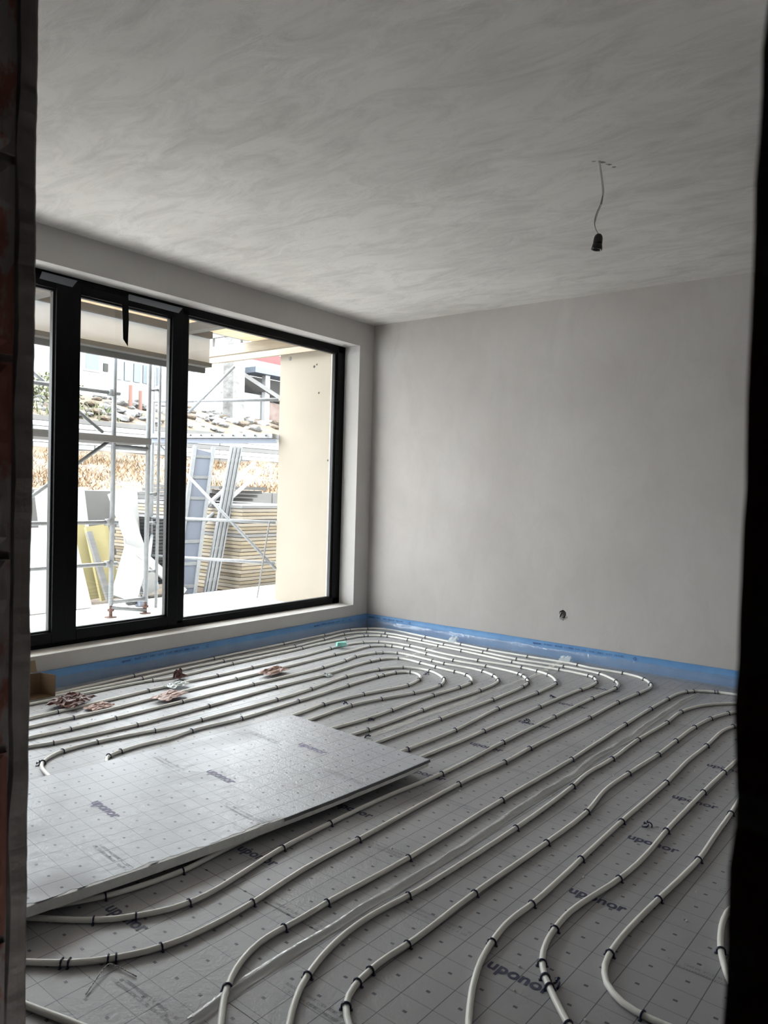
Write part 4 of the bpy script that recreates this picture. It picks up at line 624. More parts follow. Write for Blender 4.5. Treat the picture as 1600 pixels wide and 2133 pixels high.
# ================================================================== HEATING PIPES AND CLIPS
RP = 0.0088
def clip_mesh():
    b = MB(); R_ = RP + .0026; pts = [(0, R_ + .0005, -.001)]
    for i in range(9):
        a = pi * i / 8; pts.append((0, R_ * cos(a), RP + R_ * sin(a)))
    pts.append((0, -R_ - .0005, -.001))
    b.tube(pts, .0029, 5)
    b.box((-.0035, R_ - .003, -.0005), (.0035, R_ + .006, .0025)); b.box((-.0035, -R_ - .006, -.0005), (.0035, -R_ + .003, .0025))
    return b.mesh('clip', M_clip, False)
CLIP = clip_mesh()
PL = {
 'A': 'outermost white heating pipe, hugging the blue strip and curling to the lower left corner',
 'B': 'second white heating pipe from the blue strip, passing before the loose foil board',
 'C': 'third white heating pipe from the blue strip, ducking under the foil board front edge',
 'D': 'fourth white heating pipe in from the blue strip, beside the pink wrapper',
 'E': 'fifth white heating pipe in from the blue strip, just right of the milky seam tape',
 'F': 'sixth white heating pipe in from the blue strip, just left of the milky seam tape',
 'G': 'seventh white heating pipe in from the blue strip, third from the centre of the loop',
 'H': 'white heating pipe looping round the innermost pipe and turning left of the foil board',
 'I': 'innermost white heating pipe with the tightest hairpin bend at the loop centre',
 'J': 'white heating pipe just left of the rumpled film strip, bending right before the back wall',
 'K': 'white heating pipe just right of the rumpled film strip, bowing to the bottom edge',
 'L': 'second white heating pipe right of the film strip, with three clips on its bottom bend',
 'M': 'third white heating pipe right of the film strip, ending beside the large lower logo print',
 'N': 'fourth white heating pipe right of the film strip, knot of clips on its bend',
 'O': 'white heating pipe with the wide U bend at the bottom right',
 'P': 'short curved white heating pipe against the dark right door edge',
 'Q': 'short white heating pipe crossing the bottom left corner'}
for n, (ps, cs) in PIPES.items():
    pts = [tuple(int(a) / 1000 for a in q.split(',')) for q in ps.split()]
    root = empty('heating_pipe', (pts[0][0], pts[0][1], 0))
    tag(root, PL[n], 'heating pipe', 'underfloor heating pipes')
    ox, oy = pts[0]
    b = MB(); b.tube([(x - ox, y - oy, RP + .0004 + .0006 * ns(i * .07, ord(n[0]))) for i, (x, y) in enumerate(pts)], RP, 10)
    b.obj('tube', M_pipe, root, smooth=True)
    for q in cs.split():
        x, y, t = (int(a) for a in q.split(','))
        mobj('clip', CLIP, root, (x / 1000 - ox, y / 1000 - oy, 0), t / 100 + random.uniform(-.12, .12))

# ================================================================== LOOSE FOIL BOARD
BA = -0.1223
bd = empty('insulation_board', (-1.877 - sin(-BA) * .09, 2.836 - cos(BA) * .09, 0), BA)
tag(bd, 'loose grey foil faced insulation board lying across the heating pipes', 'insulation board')
TK = 0.031
def zb(x, y):
    t = (y + .9) / .99
    return .0205 + .026 * t * t * (1 + .75 * x) + .004 * max(0, x + .15) / .15
nx_, ny_ = 12, 40
b = MB()
X0, X1, Y0, Y1 = -1.0, 0.0, -1.91, 0.09
def top(u, v, dz=0.0):
    x = X0 + u * (X1 - X0); y = Y0 + v * (Y1 - Y0)
    return (x, y, zb(x, y) + TK + dz)
def bot(u, v):
    x = X0 + (1 - u) * (X1 - X0); y = Y0 + v * (Y1 - Y0)
    return (x, y, zb(x, y))
b.grid(top, nx_, ny_); b.grid(bot, nx_, ny_)
for uu in (0, 1):
    b.grid(lambda u, v: (X0 + uu * (X1 - X0), Y0 + v * (Y1 - Y0), zb(X0 + uu * (X1 - X0), Y0 + v * (Y1 - Y0)) + TK * (u if uu == 0 else 1 - u)), 1, ny_)
for vv in (0, 1):
    b.grid(lambda u, v: (X0 + u * (X1 - X0), Y0 + vv * (Y1 - Y0), zb(X0 + u * (X1 - X0), Y0 + vv * (Y1 - Y0)) + TK * (v if vv == 1 else 1 - v)), nx_, 1)
b.obj('foam_core', M_eps, bd)['label'] = 'white polystyrene core'
# foil face, torn back along the near half of the front edge
def edge_x(y):
    if y > -.74: return .0035
    n = ns(y * 9, 3) * .020 + ns(y * 31, 5) * .014 + ns(y * 90, 1) * .007
    return min(-.001, -.014 + n)
b = MB()
NV = 220
def face(u, v):
    y = Y0 - .002 + v * (Y1 - Y0 + .005); x = X0 - .003 + u * (edge_x(y) - X0 + .003)
    return (x, y, zb(min(x, 0), y) + TK + .0008)
b.grid(face, nx_, NV)
foil = b.obj('foil_face', M_bfoil, bd)
# folded down foil lip along the intact part of the edge and the far edge
b = MB()
b.grid(lambda u, v: (.0036 + .003 * u, -.74 + v * (.83 + .005), zb(0, -.74 + v * .83) + TK + .0008 - u * (.012 + .003 * ns(v * 12, 3))), 3, 60)
b.grid(lambda u, v: (X0 + v, Y1 + .003 + .002 * u, zb(X0 + v, Y1) + TK + .0008 - u * .012), 2, 20)
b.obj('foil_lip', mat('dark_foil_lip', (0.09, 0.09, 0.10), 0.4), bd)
# curled torn flaps
for (fy, ln, w) in ((-1.60, .075, .035), (-1.50, .03, .02), (-1.26, .035, .02), (-.80, .06, .014)):
    b = MB()
    def fl_(u, v, fy=fy, ln=ln, w=w):
        y = fy + (v - .5) * ln; a = u * 1.1
        wd = w * (1 - abs(v - .45) * 1.7)
        return (-.012 + wd * sin(a), y - .3 * u * ln, zb(0, y) + TK + .001 + wd * (1 - cos(a)) * .8 * (1 if fy < -1 else .3))
    b.grid(fl_, 6, 8); b.obj('torn_flap', M_bfoil, bd, smooth=True)
def board_print(me, wx, wy, nm):
    me = me.copy(); c, s = cos(-BA), sin(-BA); dx, dy = wx - bd.location.x, wy - bd.location.y
    lx, ly = dx * c - dy * s, dx * s + dy * c
    for v in me.vertices:
        v.co = Vector((v.co.x + lx, v.co.y + ly, zb(min(v.co.x + lx, 0), v.co.y + ly) + TK + .0016))
    return mobj(nm, me, bd)
LOGOV = text_mesh('uponor', 0.188, M_inkv, 0.022)
for wx, wy in ((-2.502, 2.63), (-2.572, 2.128), (-2.646, 1.625), (-2.71, 1.12)):
    board_print(LOGOV, wx, wy, 'logo_print')
for i, (wx, wy) in enumerate(((-2.20, 2.485), (-2.255, 1.965), (-2.32, 1.45), (-2.84, 2.62), (-2.90, 2.1))):
    board_print(FP[i % 4], wx, wy, 'fine_print')

# ================================================================== BLUE EDGE STRIPS
def strip(along_y, a0, a1, label, seed):
    L_ = a1 - a0; n = int(L_ / .05)
    root = empty('edge_strip', (XW + .006, (a0 + a1) / 2, 0) if along_y else ((a0 + a1) / 2, YB - .006, 0)); tag(root, label, 'edge strip', 'blue perimeter edge strips')
    c = root.location
    def pt(s, off, z):
        return (XW + off - c.x, a0 + s - c.y, z) if along_y else (a0 + s - c.x, YB - off - c.y, z)
    b = MB()
    prof = [(.001, .0), (.001, 1), (.009, 1), (.010, .5), (.011, 0)]
    def fn(u, v):
        s = u * L_; k = int(round(v * 4)); o_, zz = prof[k]
        top_ = .117 + .003 * ns(s * 1.3, seed) + .0015 * ns(s * 6, seed)
        return pt(s, o_ + (.005 * (1 + ns(s * 1.7, seed + 2)) * zz if k >= 2 else 0), zz * top_)
    b.grid(fn, n, 4); b.obj('foam_band', M_strip, root, smooth=True)
    b = MB()
    def sk(u, v):
        s = u * L_; w = v
        off = .013 + w * w * (.085 + .03 * ns(s * 2.1, seed + 5)) + .010 * ns(s * 11, v * 4, seed) * (v * (1.2 - v) * 3); z = max(.0015, .066 * (1 - w) ** 1.5 + .014 * abs(ns(s * 9, v * 3, seed + 9)) * (1 - v) + .004)
        return pt(s, off, z)
    b.grid(sk, n * 2, 7); b.obj('film_skirt', M_film, root, smooth=True)
    return root, pt
def strip_print(root, pt, s0, along_y, words=9, seed=1):
    me = text_mesh('uponor', .072, M_inkb, .03)
    rnd = random.Random(seed); b = MB()
    for p in me.polygons:
        b.quad(*[pt(s0 + me.vertices[i].co.x, .0185, .086 + me.vertices[i].co.y) for i in p.vertices])
    s = s0 + .10
    for w in range(words):
        for _ in range(rnd.randrange(3, 7)):
            hgt = rnd.choice((.012, .014, .015)); k = rnd.randrange(3)
            b.quad(pt(s, .0185, .087), pt(s + .003, .0185, .087), pt(s + .003, .0185, .087 + hgt), pt(s, .0185, .087 + hgt))
            if k: b.quad(pt(s, .0185, .087 + hgt * (.4 if k == 1 else .8)), pt(s + .009, .0185, .087 + hgt * (.4 if k == 1 else .8)), pt(s + .009, .0185, .090 + hgt * (.4 if k == 1 else .8)), pt(s, .0185, .090 + hgt * (.4 if k == 1 else .8)))
            if k == 2: b.quad(pt(s + .007, .0185, .087), pt(s + .0095, .0185, .087), pt(s + .0095, .0185, .087 + hgt), pt(s + .007, .0185, .087 + hgt))
            s += .0125
        s += .018
    # recycling-style ring mark after the words
    s += .06
    for i in range(3):
        a0_, a1_ = 2 * pi * i / 3 + .3, 2 * pi * (i + 1) / 3 - .25
        q = []
        for rr in (.007, .012):
            q.append([pt(s + rr * cos(a0_ + (a1_ - a0_) * t / 4), .0185, .092 + rr * sin(a0_ + (a1_ - a0_) * t / 4)) for t in range(5)])
        for t in range(4): b.quad(q[0][t], q[1][t], q[1][t + 1], q[0][t + 1])
    b.obj('print', M_inkb, root)
r1, p1 = strip(True, NY1 + .01, YB - .012, 'blue foam edge strip along the foot of the window wall', 1.0)
strip_print(r1, p1, 2.95 - NY1, True, 8, 3); strip_print(r1, p1, 4.86 - NY1, True, 5, 5); strip_print(r1, p1, 1.1 - NY1, True, 8, 6)
r2, p2 = strip(False, XW + .012, XR - .01, 'blue foam edge strip along the foot of the plain back wall', 21.0)
strip_print(r2, p2, .03, False, 4, 8); strip_print(r2, p2, 1.75, False, 9, 9); strip_print(r2, p2, 3.6, False, 9, 10)

# ================================================================== LAMP CORD, WALL BOX
lx, ly = -1.397, 3.407
lamp = empty('bare_lamp_holder', (lx, ly, ZC)); tag(lamp, 'black bakelite bulb socket hanging on a bent wire from the ceiling', 'lamp holder')
rr = Vector((0.793, 0.608, 0))
path = [(-2, 0), (3, 28), (7, 52), (8, 68), (4, 88), (-4, 108), (-7, 126), (-4, 140), (3, 151)]
W_ = [(Vector((0, 0, 0)) + rr * (dx * .00224) + Vector((0, 0, -dz * .00224))) for dx, dz in path]
def smooth(P, n=6):
    out = []
    for i in range(len(P) - 1):
        p0, p1_, p2_, p3 = P[max(i - 1, 0)], P[i], P[i + 1], P[min(i + 2, len(P) - 1)]
        for j in range(n):
            t = j / n; out.append(.5 * ((2 * p1_) + (p2_ - p0) * t + (2 * p0 - 5 * p1_ + 4 * p2_ - p3) * t * t + (3 * p1_ - p0 - 3 * p2_ + p3) * t ** 3))
    return out + [P[-1]]
SW = smooth(W_)
MB().tube(SW[:20], .0062, 8).obj('cord_sheath', M_wirew, lamp, smooth=True)
MB().tube(SW[16:], .0024, 6).obj('core_wire', M_wire, lamp, smooth=True)
MB().tube([p + rr * (.006 * min(1, (i) / 8) * min(1, (len(SW[16:38]) - 1 - i) / 6 + .2)) for i, p in enumerate(SW[16:38])], .0022, 6).obj('core_wire', M_wirew, lamp, smooth=True)
sock = W_[-1]; ax = Vector((0.10, 0.05, 1))
hb = MB().lathe([(.006, .004), (.012, .001), (.0175, -.006), (.0205, -.016), (.0215, -.030), (.0215, -.044), (.0205, -.047)], sock, 18, ax).obj('socket_body', M_blackg, lamp, smooth=True)
MB().lathe([(.0225, -.046), (.0232, -.050), (.0255, -.066), (.0250, -.070), (.0195, -.070), (.0185, -.055)], sock, 18, ax).obj('socket_ring', M_blackg, hb, smooth=True)
for a in (0.4, 2.0, 3.6, 5.2):
    c_ = sock + Vector((.0212 * cos(a), .0212 * sin(a), -.030)); MB().bar(c_ + Vector((0, 0, .008)), c_ - Vector((0, 0, .010)), .004, .004).obj('rib', M_blackg, hb)
# chased groove patch in the ceiling beside the cord
for i, (dx, dy, w, h) in enumerate(((0.012, .01, .05, .02), (.05, .03, .04, .016), (.082, .055, .028, .02), (-.03, .0, .03, .010))):
    b = MB(); c0 = Vector((lx, ly, ZC)) + rr * dx + Vector((-rr.y, rr.x, 0)) * dy
    P = []
    for k in range(9):
        a = 2 * pi * k / 9; r_ = 1 + .45 * ns(cos(a) * 2 + i * 5, sin(a) * 2, 2)
        P.append((c0.x + (rr.x * cos(a) * w - rr.y * sin(a) * h) * .5 * r_, c0.y + (rr.y * cos(a) * w + rr.x * sin(a) * h) * .5 * r_))
    b.v = [(x, y, ZC + .001) for x, y in P] + [(c0.x, c0.y, ZC - .005)]; b.f = [(k, 9, (k + 1) % 9) for k in range(9)]
    b.obj('chipped_plaster', M_chip, ceil)

wbx = empty('wall_socket_box', (HX, YB, HZ)); tag(wbx, 'open round socket hole with stripped wires low on the back wall', 'socket hole')
b = MB(); b.lathe([(.0295, .0), (.0275, .0), (.026, .045), (.028, .045)], (0, 0, 0), 18, (0, 1, 0)); b.obj('box_liner', M_dark, wbx)
for i, (pp, m_) in enumerate((([(-.018, .03, .012), (-.014, .0, .016), (-.016, -.018, 0), (-.022, -.022, -.030)], M_wirew), ([(.0, .03, .0), (.004, -.004, .002), (-.002, -.02, -.020), (-.012, -.02, -.036)], M_wire), ([(.012, .03, -.006), (.014, -.004, -.004), (.010, -.018, -.014), (.0, -.016, -.026)], M_wire))):
    MB().tube(smooth([Vector(q) for q in pp], 5), .0028, 6).obj('wire', m_, wbx, smooth=True)
for i in range(5):
    a = -2.6 + i * .55; c_ = (.036 * cos(a), -.001, .04 * sin(a))
    b = MB(); b.lathe([(.001, -.004), (.008 + .004 * random.random(), 0), (.001, .003)], c_, 6, (0, -1, 0)); b.obj('plaster_crumb', M_chip, wbx)

# ================================================================== LITTER ON THE FLOOR
# cardboard box
bx = empty('cardboard_box', (-4.36, 2.33, .0)); tag(bx, 'torn open brown cardboard box by the window wall', 'box')
def cpan(nm, a, c, z0, z1, m_, off=(0, 0)):
    a, c = Vector((*a, 0)), Vector((*c, 0)); b = MB(); mid = Vector((0, 0, (z0 + z1) / 2))
    b.bar(a + mid, c + mid, z1 - z0, .004, (0, 0, 1)); return b.obj(nm, m_, bx)
cpan('side_panel', (0, 0), (.112, .034), .021, .148, M_card)
cpan('side_panel', (0, 0), (-.035, -.20), .021, .148, M_card)
b = MB(); b.v = [(0, 0, .019), (.112, .034, .019), (.08, -.17, .019), (-.035, -.20, .019), (0, 0, .022), (.112, .034, .022), (.08, -.17, .022), (-.035, -.20, .022)]
b.f = [(0, 3, 2, 1), (4, 5, 6, 7), (0, 1, 5, 4), (1, 2, 6, 5), (2, 3, 7, 6), (3, 0, 4, 7)]; b.obj('base_panel', M_card, bx)
MB().bar((-.028, -.075, .150), (-.062, -.07, .215), .13, .004, (-.17, -1, 0)).obj('flap', M_cardin, bx)

def crumple(name, loc, sx, sy, h, m, seed, rz, label, cat, fold=0.0, n=16):
    b = MB()
    def fn(u, v):
        x, y = (u - .5), (v - .5); rad = 1 + .22 * ns(math.atan2(y, x) * 1.3, seed) ; e = max(abs(x), abs(y)) * 2
        z = h * (.35 + .65 * abs(ns(u * 3.5, v * 3.5, seed))) * (1 - e ** 3 * .8) + h * .45 * abs(ns(u * 9, v * 9, seed + 2)) + .0015
        if fold: z += fold * max(0, .5 - u) * (1 - e ** 4)
        return (x * sx * rad + .010 * ns(u * 7, v * 7, seed + 4), y * sy * rad + .010 * ns(u * 7, v * 7, seed + 6), z)
    b.grid(fn, n, n); o = b.obj(name, m, loc=loc, rz=rz); tag(o, label, cat)
    sd = o.modifiers.new('thick', 'SOLIDIFY'); sd.thickness = .001
    return o
crumple('wrapper_bag', (-4.07, 2.37, .018), .18, .24, .05, M_wrapd, 3.0, .5, 'crumpled dark red plastic wrapper in front of the cardboard box', 'wrapper')
crumple('wrapper_bag', (-3.90, 2.44, .006), .10, .15, .022, M_wrapp, 13.0, .2, 'torn pale pink end of wrapper beside the crumpled dark red one', 'wrapper')
crumple('paper_wrapper', (-3.77, 2.83, .019), .13, .215, .020, M_wrapp, 5.0, .35, 'flattened pinkish brown wrapper lying across two pipes near the foil board', 'wrapper')
crumple('paper_wrapper', (-3.75, 3.69, .017), .10, .22, .022, M_wrapp, 8.0, .1, 'flattened pinkish brown wrapper with a folded corner, farther along the window wall', 'wrapper', fold=.05)
crumple('leaf_scrap', (-4.10, 3.16, .012), .055, .10, .03, M_wrapd, 9.0, .4, 'upright dark red scrap folded over a pipe', 'scrap', fold=.14, n=10)
crumple('plastic_scrap', (-3.95, 3.02, .014), .10, .15, .022, M_wraps, 15.0, .2, 'crinkled whitish clear plastic scrap beside the dark red scrap', 'scrap')
crumple('plastic_scrap', (-3.44, 3.90, .004), .05, .06, .018, M_wraps, 17.0, .2, 'tiny white plastic scrap between pipes in the middle of the loop', 'scrap', n=8)
# mint foam block
b = MB(); b.v = [(-.042, -.022, 0), (.042, -.022, 0), (.046, .022, 0), (-.040, .022, 0), (-.036, -.018, .034), (.040, -.020, .030), (.044, .020, .036), (-.038, .020, .030)]
b.f = [(0, 3, 2, 1), (4, 5, 6, 7), (0, 1, 5, 4), (1, 2, 6, 5), (2, 3, 7, 6), (3, 0, 4, 7)]
o = b.obj('foam_block', M_mint, bevel=.003, loc=(-3.985, 4.675, .018), rz=1.0); tag(o, 'small mint green foam block resting on the far pipes', 'foam block')

# loose clips lying about
for (x, y, rz, lab) in LOOSE:
    r = empty('loose_clip', (x, y, .0025), rz); tag(r, lab, 'pipe clip', 'loose navy pipe clips')
    o = mobj('clip_body', CLIP, r); o.rotation_euler = (0, 0, 0); o.matrix_local = Matrix.Rotation(radians(78), 4, 'Y') @ Matrix.Rotation(.3, 4, 'Z')
    o = mobj('clip_body', CLIP, r); o.matrix_local = Matrix.Translation((.012, .008, 0)) @ Matrix.Rotation(radians(84), 4, 'Y') @ Matrix.Rotation(1.1, 4, 'Z')
# cable tie on the nearest left pipe
tie = [Vector((*TIE[0], .003)), Vector((*TIE[1], .010)), Vector((*TIE[2], .006)), Vector((*TIE[3], .003))]
o = MB().tube(smooth(tie, 8), .0016, 5).obj('cable_tie', mat('striped_tie', (0.75, 0.75, 0.72), 0.5, c2=(0.25, 0.24, 0.2), scale=160, lo=.45, hi=.5), smooth=True)
tag(o, 'thin pale cable tie with splayed ends by the paired clips', 'cable tie')
# crumbs of polystyrene and plaster
b = MB(); rnd = random.Random(5)
for i in range(230):
    x = rnd.uniform(-4.2, -.3); y = rnd.uniform(.9, 5.3); r_ = rnd.uniform(.0018, .005)
    if -3.2 < x < -1.85 and .8 < y < 3.05: continue
    b.lathe([(r_ * .5, 0), (r_, r_ * .6), (r_ * .4, r_ * 1.2)], (x, y, .0002), 5)
o = b.obj('debris_crumbs', M_eps); tag(o, 'tiny white polystyrene crumbs scattered over the foil floor', 'debris', kind='stuff')

# ================================================================== OUTDOORS
TZ = -0.035
struct(MB().box((-7.46, -3, TZ - .25), (XO, 12, TZ)).obj('terrace', M_terr), 'pale terrace slab outside the window')
struct(MB().box((-6.40, 6.28, TZ), (XO - .002, 6.58, 2.86)).obj('wall_wing', M_wing), 'beige rendered wing wall beyond the window')
ww = bpy.data.objects['wall_wing']
for i, (x, z, w) in enumerate(((-6.24, 2.80, .03), (-5.86, 2.68, .02), (-5.82, 2.70, .014), (-5.78, 2.38, .016), (-5.62, 1.62, .014))):
    b = MB(); b.lathe([(w * .9, 0), (w * .6, .004), (w * .2, .006)], (x, 6.281, z), 7, (0, -1, 0)); b.obj('anchor_hole', M_dark if i else M_joist, ww)
# outer wall above the window and facade further along
struct(MB().box((XO - .001, -3, ZC + .2), (XO + .3, 12, 6)).obj('wall_facade_upper', M_wing))
struct(MB().box((XO, YB + .3, -0.2), (XO + .3, 12, ZC + .2)).obj('wall_facade_side', M_wing))

# balcony / canopy under construction
cn = empty('canopy', (-5.6, 4.4, 2.9)); tag(cn, 'unfinished balcony canopy with plywood soffit and grey edge beam over the terrace', 'canopy')
cl_ = cn.location
def cpart(name, m, lo, hi, parent=cn, bev=0.0):
    return MB().box(Vector(lo) - cl_, Vector(hi) - cl_).obj(name, m, parent, bevel=bev)
y = -1.2
while y < 5.8:
    cpart('soffit_sheet', M_ply, (-6.38, y, 2.93), (XO, min(y + 1.215, 5.85), 2.95)); y += 1.22
for y in (.5, 2.1, 3.25, 4.87):
    cpart('joist', M_joist, (-6.36, y - .05, 2.845), (XO, y + .05, 2.929))
cpart('edge_beam', M_fascia, (-6.44, -1.2, 2.60), (-6.40, 5.23, 2.86))
cpart('beam_flange', M_joist, (-6.46, -1.2, 2.555), (-6.36, 5.235, 2.60))
cpart('beam_flange', M_joist, (-6.46, -1.2, 2.86), (-6.36, 5.235, 2.949))
cpart('drip_batten', M_block, (-6.50, -1.2, 2.50), (-6.46, 5.23, 2.57))
cpart('timber_edge', M_timber, (-7.9, 5.80, 2.82), (XO, 5.86, 2.93))
cpart('timber_header', M_timber, (-8.2, 6.22, 2.845), (XO - .01, 6.27, 2.93))
cpart('timber_header', M_plankg, (-8.2, 6.22, 3.16), (XO - .01, 6.27, 3.3))
for x in (-8.0, -7.62, -7.1, -6.55, -6.3, -5.6):
    cpart('prop_stud', M_plankg, (x - .06, 6.225, 2.93), (x + .06, 6.265, 3.16))
cpart('back_sheet', M_fascia, (-6.5, 6.60, 2.93), (XO - .01, 6.62, 3.3))
cpart('roof_deck', M_conc, (-6.5, -1.2, 2.951), (XO, 5.86, 3.10))

# scaffold
sc = empty('scaffold', (-6.67, 4.28, TZ)); tag(sc, 'galvanised tube scaffold with timber deck standing on the terrace', 'scaffold')
so = sc.location
def stube(name, a, c, r=.024, m=M_galv):
    return MB().tube([Vector(a) - so, Vector(c) - so], r, 8).obj(name, m, sc, smooth=True)
S0, S1 = Vector((-8.02, 5.69, 0)), Vector((-6.41, 6.275, 0))
for (x, y, zz) in ((-6.67, 4.28, 4.2), (-6.64, 4.66, 4.2), (-8.02, 5.69, 4.2), (-6.67, 2.0, 4.2), (-6.67, 1.62, 4.2)):
    stube('post', (x, y, TZ + .12), (x, y, zz))
    MB().lathe([(.06, 0), (.06, .008), (.018, .009), (.018, .06), (.034, .062), (.034, .085), (.016, .087), (.016, .13)], Vector((x, y, TZ)) - so, 10).obj('base_jack', M_rust, sc)
stube('perforated_post', (-6.60, 4.76, TZ + .05), (-6.60, 4.76, 2.9), .016)
for zz in (2.19, .915, .50):
    stube('guard_rail', (-6.67, -.5, zz), (-6.67, 4.34, zz), .02)
    stube('coupler', (-6.67, 4.24, zz - .03), (-6.67, 4.24, zz + .03), .036)
for zz in (2.335, .888, .407):
    stube('guard_rail', (S0.x, S0.y, zz), (S1.x, S1.y, zz), .02)
stube('cross_tube', (-6.67, 4.28, .06), (-6.64, 4.66, -.0), .02); stube('cross_tube', (-6.67, 4.28, .115), (-6.64, 4.66, .12), .02)
stube('brace', (-6.70, 3.3, 2.40), (-6.70, 4.18, 1.80), .018); stube('brace', (-6.70, 3.2, .96), (-6.70, 4.27, 1.73), .018)
stube('brace', (-7.54, 5.86, 2.19), (-6.96, 6.07, 2.74), .02); stube('brace', (-7.95, 5.72, 1.80), (-6.40, 6.28, .34), .02)
stube('brace', (-6.64, 4.66, .30), (-8.0, 5.69, .66), .02)
MB().box(Vector((-6.80, -.5, 1.70)) - so, Vector((-6.56, 4.64, 1.765)) - so).obj('deck_plank', M_plankg, sc)
MB().box(Vector((-7.06, -.5, 1.70)) - so, Vector((-6.82, 4.64, 1.765)) - so).obj('deck_plank', M_plankg, sc)
dk = MB(); dk.bar(Vector((S0.x, S0.y, 1.895)) - so, Vector((S1.x, S1.y, 1.90)) - so, .30, .05, (.34, -.94, 0)); dk.obj('deck_plank', M_galv, sc)
MB().bar(Vector((S0.x, S0.y - .02, 1.84)) - so, Vector((S1.x, S1.y - .02, 1.845)) - so, .05, .06).obj('deck_lip', M_alu, sc)
for i in range(12):
    p = S0.lerp(S1, (i + .5) / 12) + Vector((.055, -.155, 1.90)) - so
    MB().lathe([(.011, 0), (.011, .004)], p, 6, (.34, -.94, 0)).obj('deck_hole', M_shade, sc)
stube('cross_tube', (-6.67, 4.28, 1.66), (-6.64, 4.66, 1.66), .024)
stube('thin_pole', (-6.60, 6.18, TZ + .02), (-6.44, 6.2, .90), .009, M_plankg)
for p0, p1_ in (((-6.66, 4.70, 2.27), (-6.60, 4.74, 2.27)), ((-6.66, 4.70, 1.2), (-6.60, 4.74, 1.2)), ((-6.66, 4.70, .9), (-6.60, 4.74, .9)), ((-6.66, 4.70, .4), (-6.60, 4.74, .4))):
    stube('spacer', p0, p1_, .014)

# leaning aluminium frames by the planks
def lean_frame(p0, p1, w, rungs, lab, side, panel=True):
    p0, p1, side = Vector(p0), Vector(p1), Vector(side).normalized()
    r = empty('leaning_frame', p0); tag(r, lab, 'metal frame', 'aluminium frames leaning by the planks')
    for s in (-1, 1):
        MB().bar(side * (s * w / 2), p1 - p0 + side * (s * w / 2), (.045 if panel else .02), .06, side).obj('side_rail', M_galv, r)
    for k in range(rungs):
        q = (p1 - p0) * ((k + .5) / rungs)
        MB().bar(q - side * w / 2, q + side * w / 2, .04, .04).obj('rung', M_galv, r)
    if panel:
        MB().bar((p1 - p0) * .03, (p1 - p0) * .97, w - .04, .012, side).obj('panel', M_alu, r)
    return r
lean_frame((-7.72, 5.98, -.12), (-8.15, 6.60, 1.83), .26, 7, 'wide panelled aluminium frame leaning nearest the window mullion', (.3, .95, 0))
for i in range(3):
    lean_frame((-7.70, 6.30 + .068 * i, -.12), (-8.1, 7.06 + .068 * i, 1.86), .035, 5, ['narrow long metal rail, left of the three leaning together', 'narrow long metal rail, middle of the three leaning together', 'narrow long metal rail, right of the three leaning together'][i], (.3, .95, 0), False)
for i, (a, c) in enumerate((((-8.25, 5.95, .45), (-8.3, 7.66, 1.66)), ((-8.22, 6.15, .42), (-8.3, 7.8, 1.55)))):
    o = MB().tube([a, c], .03, 8).obj('white_pole', M_white, smooth=True); tag(o, ['upper white pole leaning diagonally across the plank stack', 'lower white pole leaning diagonally across the plank stack'][i], 'pole', 'white poles')

# stack of formwork sheets
nsh = 24
proto = None
for i in range(nsh):
    z0 = -.12 + i * .049; j = (random.uniform(-.03, .03), random.uniform(-.03, .03))
    m_ = (M_plank, M_planky, M_plank, M_plankg)[i % 4] if i > 12 else (M_planky, M_plank)[i % 2]
    o = MB().box((-10.6 + j[0], 6.86 + j[1], z0), (-7.66 + j[0] * .6, 8.4 + j[1], z0 + .040)).obj('formwork_sheet', m_)
    tag(o, 'thin timber formwork sheet in the tall stack behind the scaffold', 'timber sheet', 'stacked formwork sheets')
for i in range(4):
    o = MB().box((-10.4, 7.1 + .05 * i, 1.075 + i * .06), (-8.9 + .1 * i, 8.2, 1.12 + i * .06)).obj('pale_slab', M_block)
    tag(o, 'pale slab piled on top of the timber stack', 'slab', 'pale slabs on the timber stack')
for i in range(20):
    o = MB().box((-8.35, 5.66, .04 + i * .043), (-8.0, 6.25, .04 + i * .043 + .034)).obj('dark_slab', M_dstack)
    tag(o, 'dark grey slab in the low stack beside the scaffold foot', 'slab', 'dark slabs in the low stack')

# foam boards leaning
def lean_board(name, p0, p1, w, side, m, lab, cat, group, t=.05):
    o = MB().bar(p0, p1, w, t, side).obj(name, m); tag(o, lab, cat, group); return o
YG = 'yellow foam boards leaning outside'
lean_board('yellow_board', (-7.84, 4.78, TZ), (-8.07, 4.70, .82), .20, (.1, 1, 0), M_yboard, 'leftmost yellow foam board leaning outside, next to the thick frame post', 'foam board', YG)
lean_board('yellow_board', (-7.72, 4.94, TZ), (-7.94, 4.86, .80), .22, (.1, 1, 0), M_yboard, 'middle yellow foam board leaning outside', 'foam board', YG)
lean_board('yellow_board', (-7.90, 5.06, TZ), (-8.12, 5.02, .78), .24, (.1, 1, 0), M_yboard, 'rightmost yellow foam board leaning outside, behind the scaffold post', 'foam board', YG)
lean_board('grey_plank', (-7.60, 4.86, TZ), (-7.85, 4.74, .74), .06, (.1, 1, 0), M_plankg, 'narrow grey plank between the yellow foam boards', 'plank', None)
WG = 'white foam boards leaning outside'
lean_board('white_board', (-8.35, 4.85, TZ), (-8.50, 4.75, 1.22), .60, (.0, 1, 0), M_wboard, 'large white foam board standing behind the yellow boards', 'foam board', WG)
for i in range(4):
    lean_board('white_board', (-7.92 - .075 * i, 5.66 - .03 * i, TZ), (-8.07 - .075 * i, 5.22 + .11 * i, 1.20), .20, (.1, 1, 0), M_wboard,
               ['first', 'second', 'third', 'fourth'][i] + ' from the left of the white foam boards fanned between the scaffold posts', 'foam board', WG)
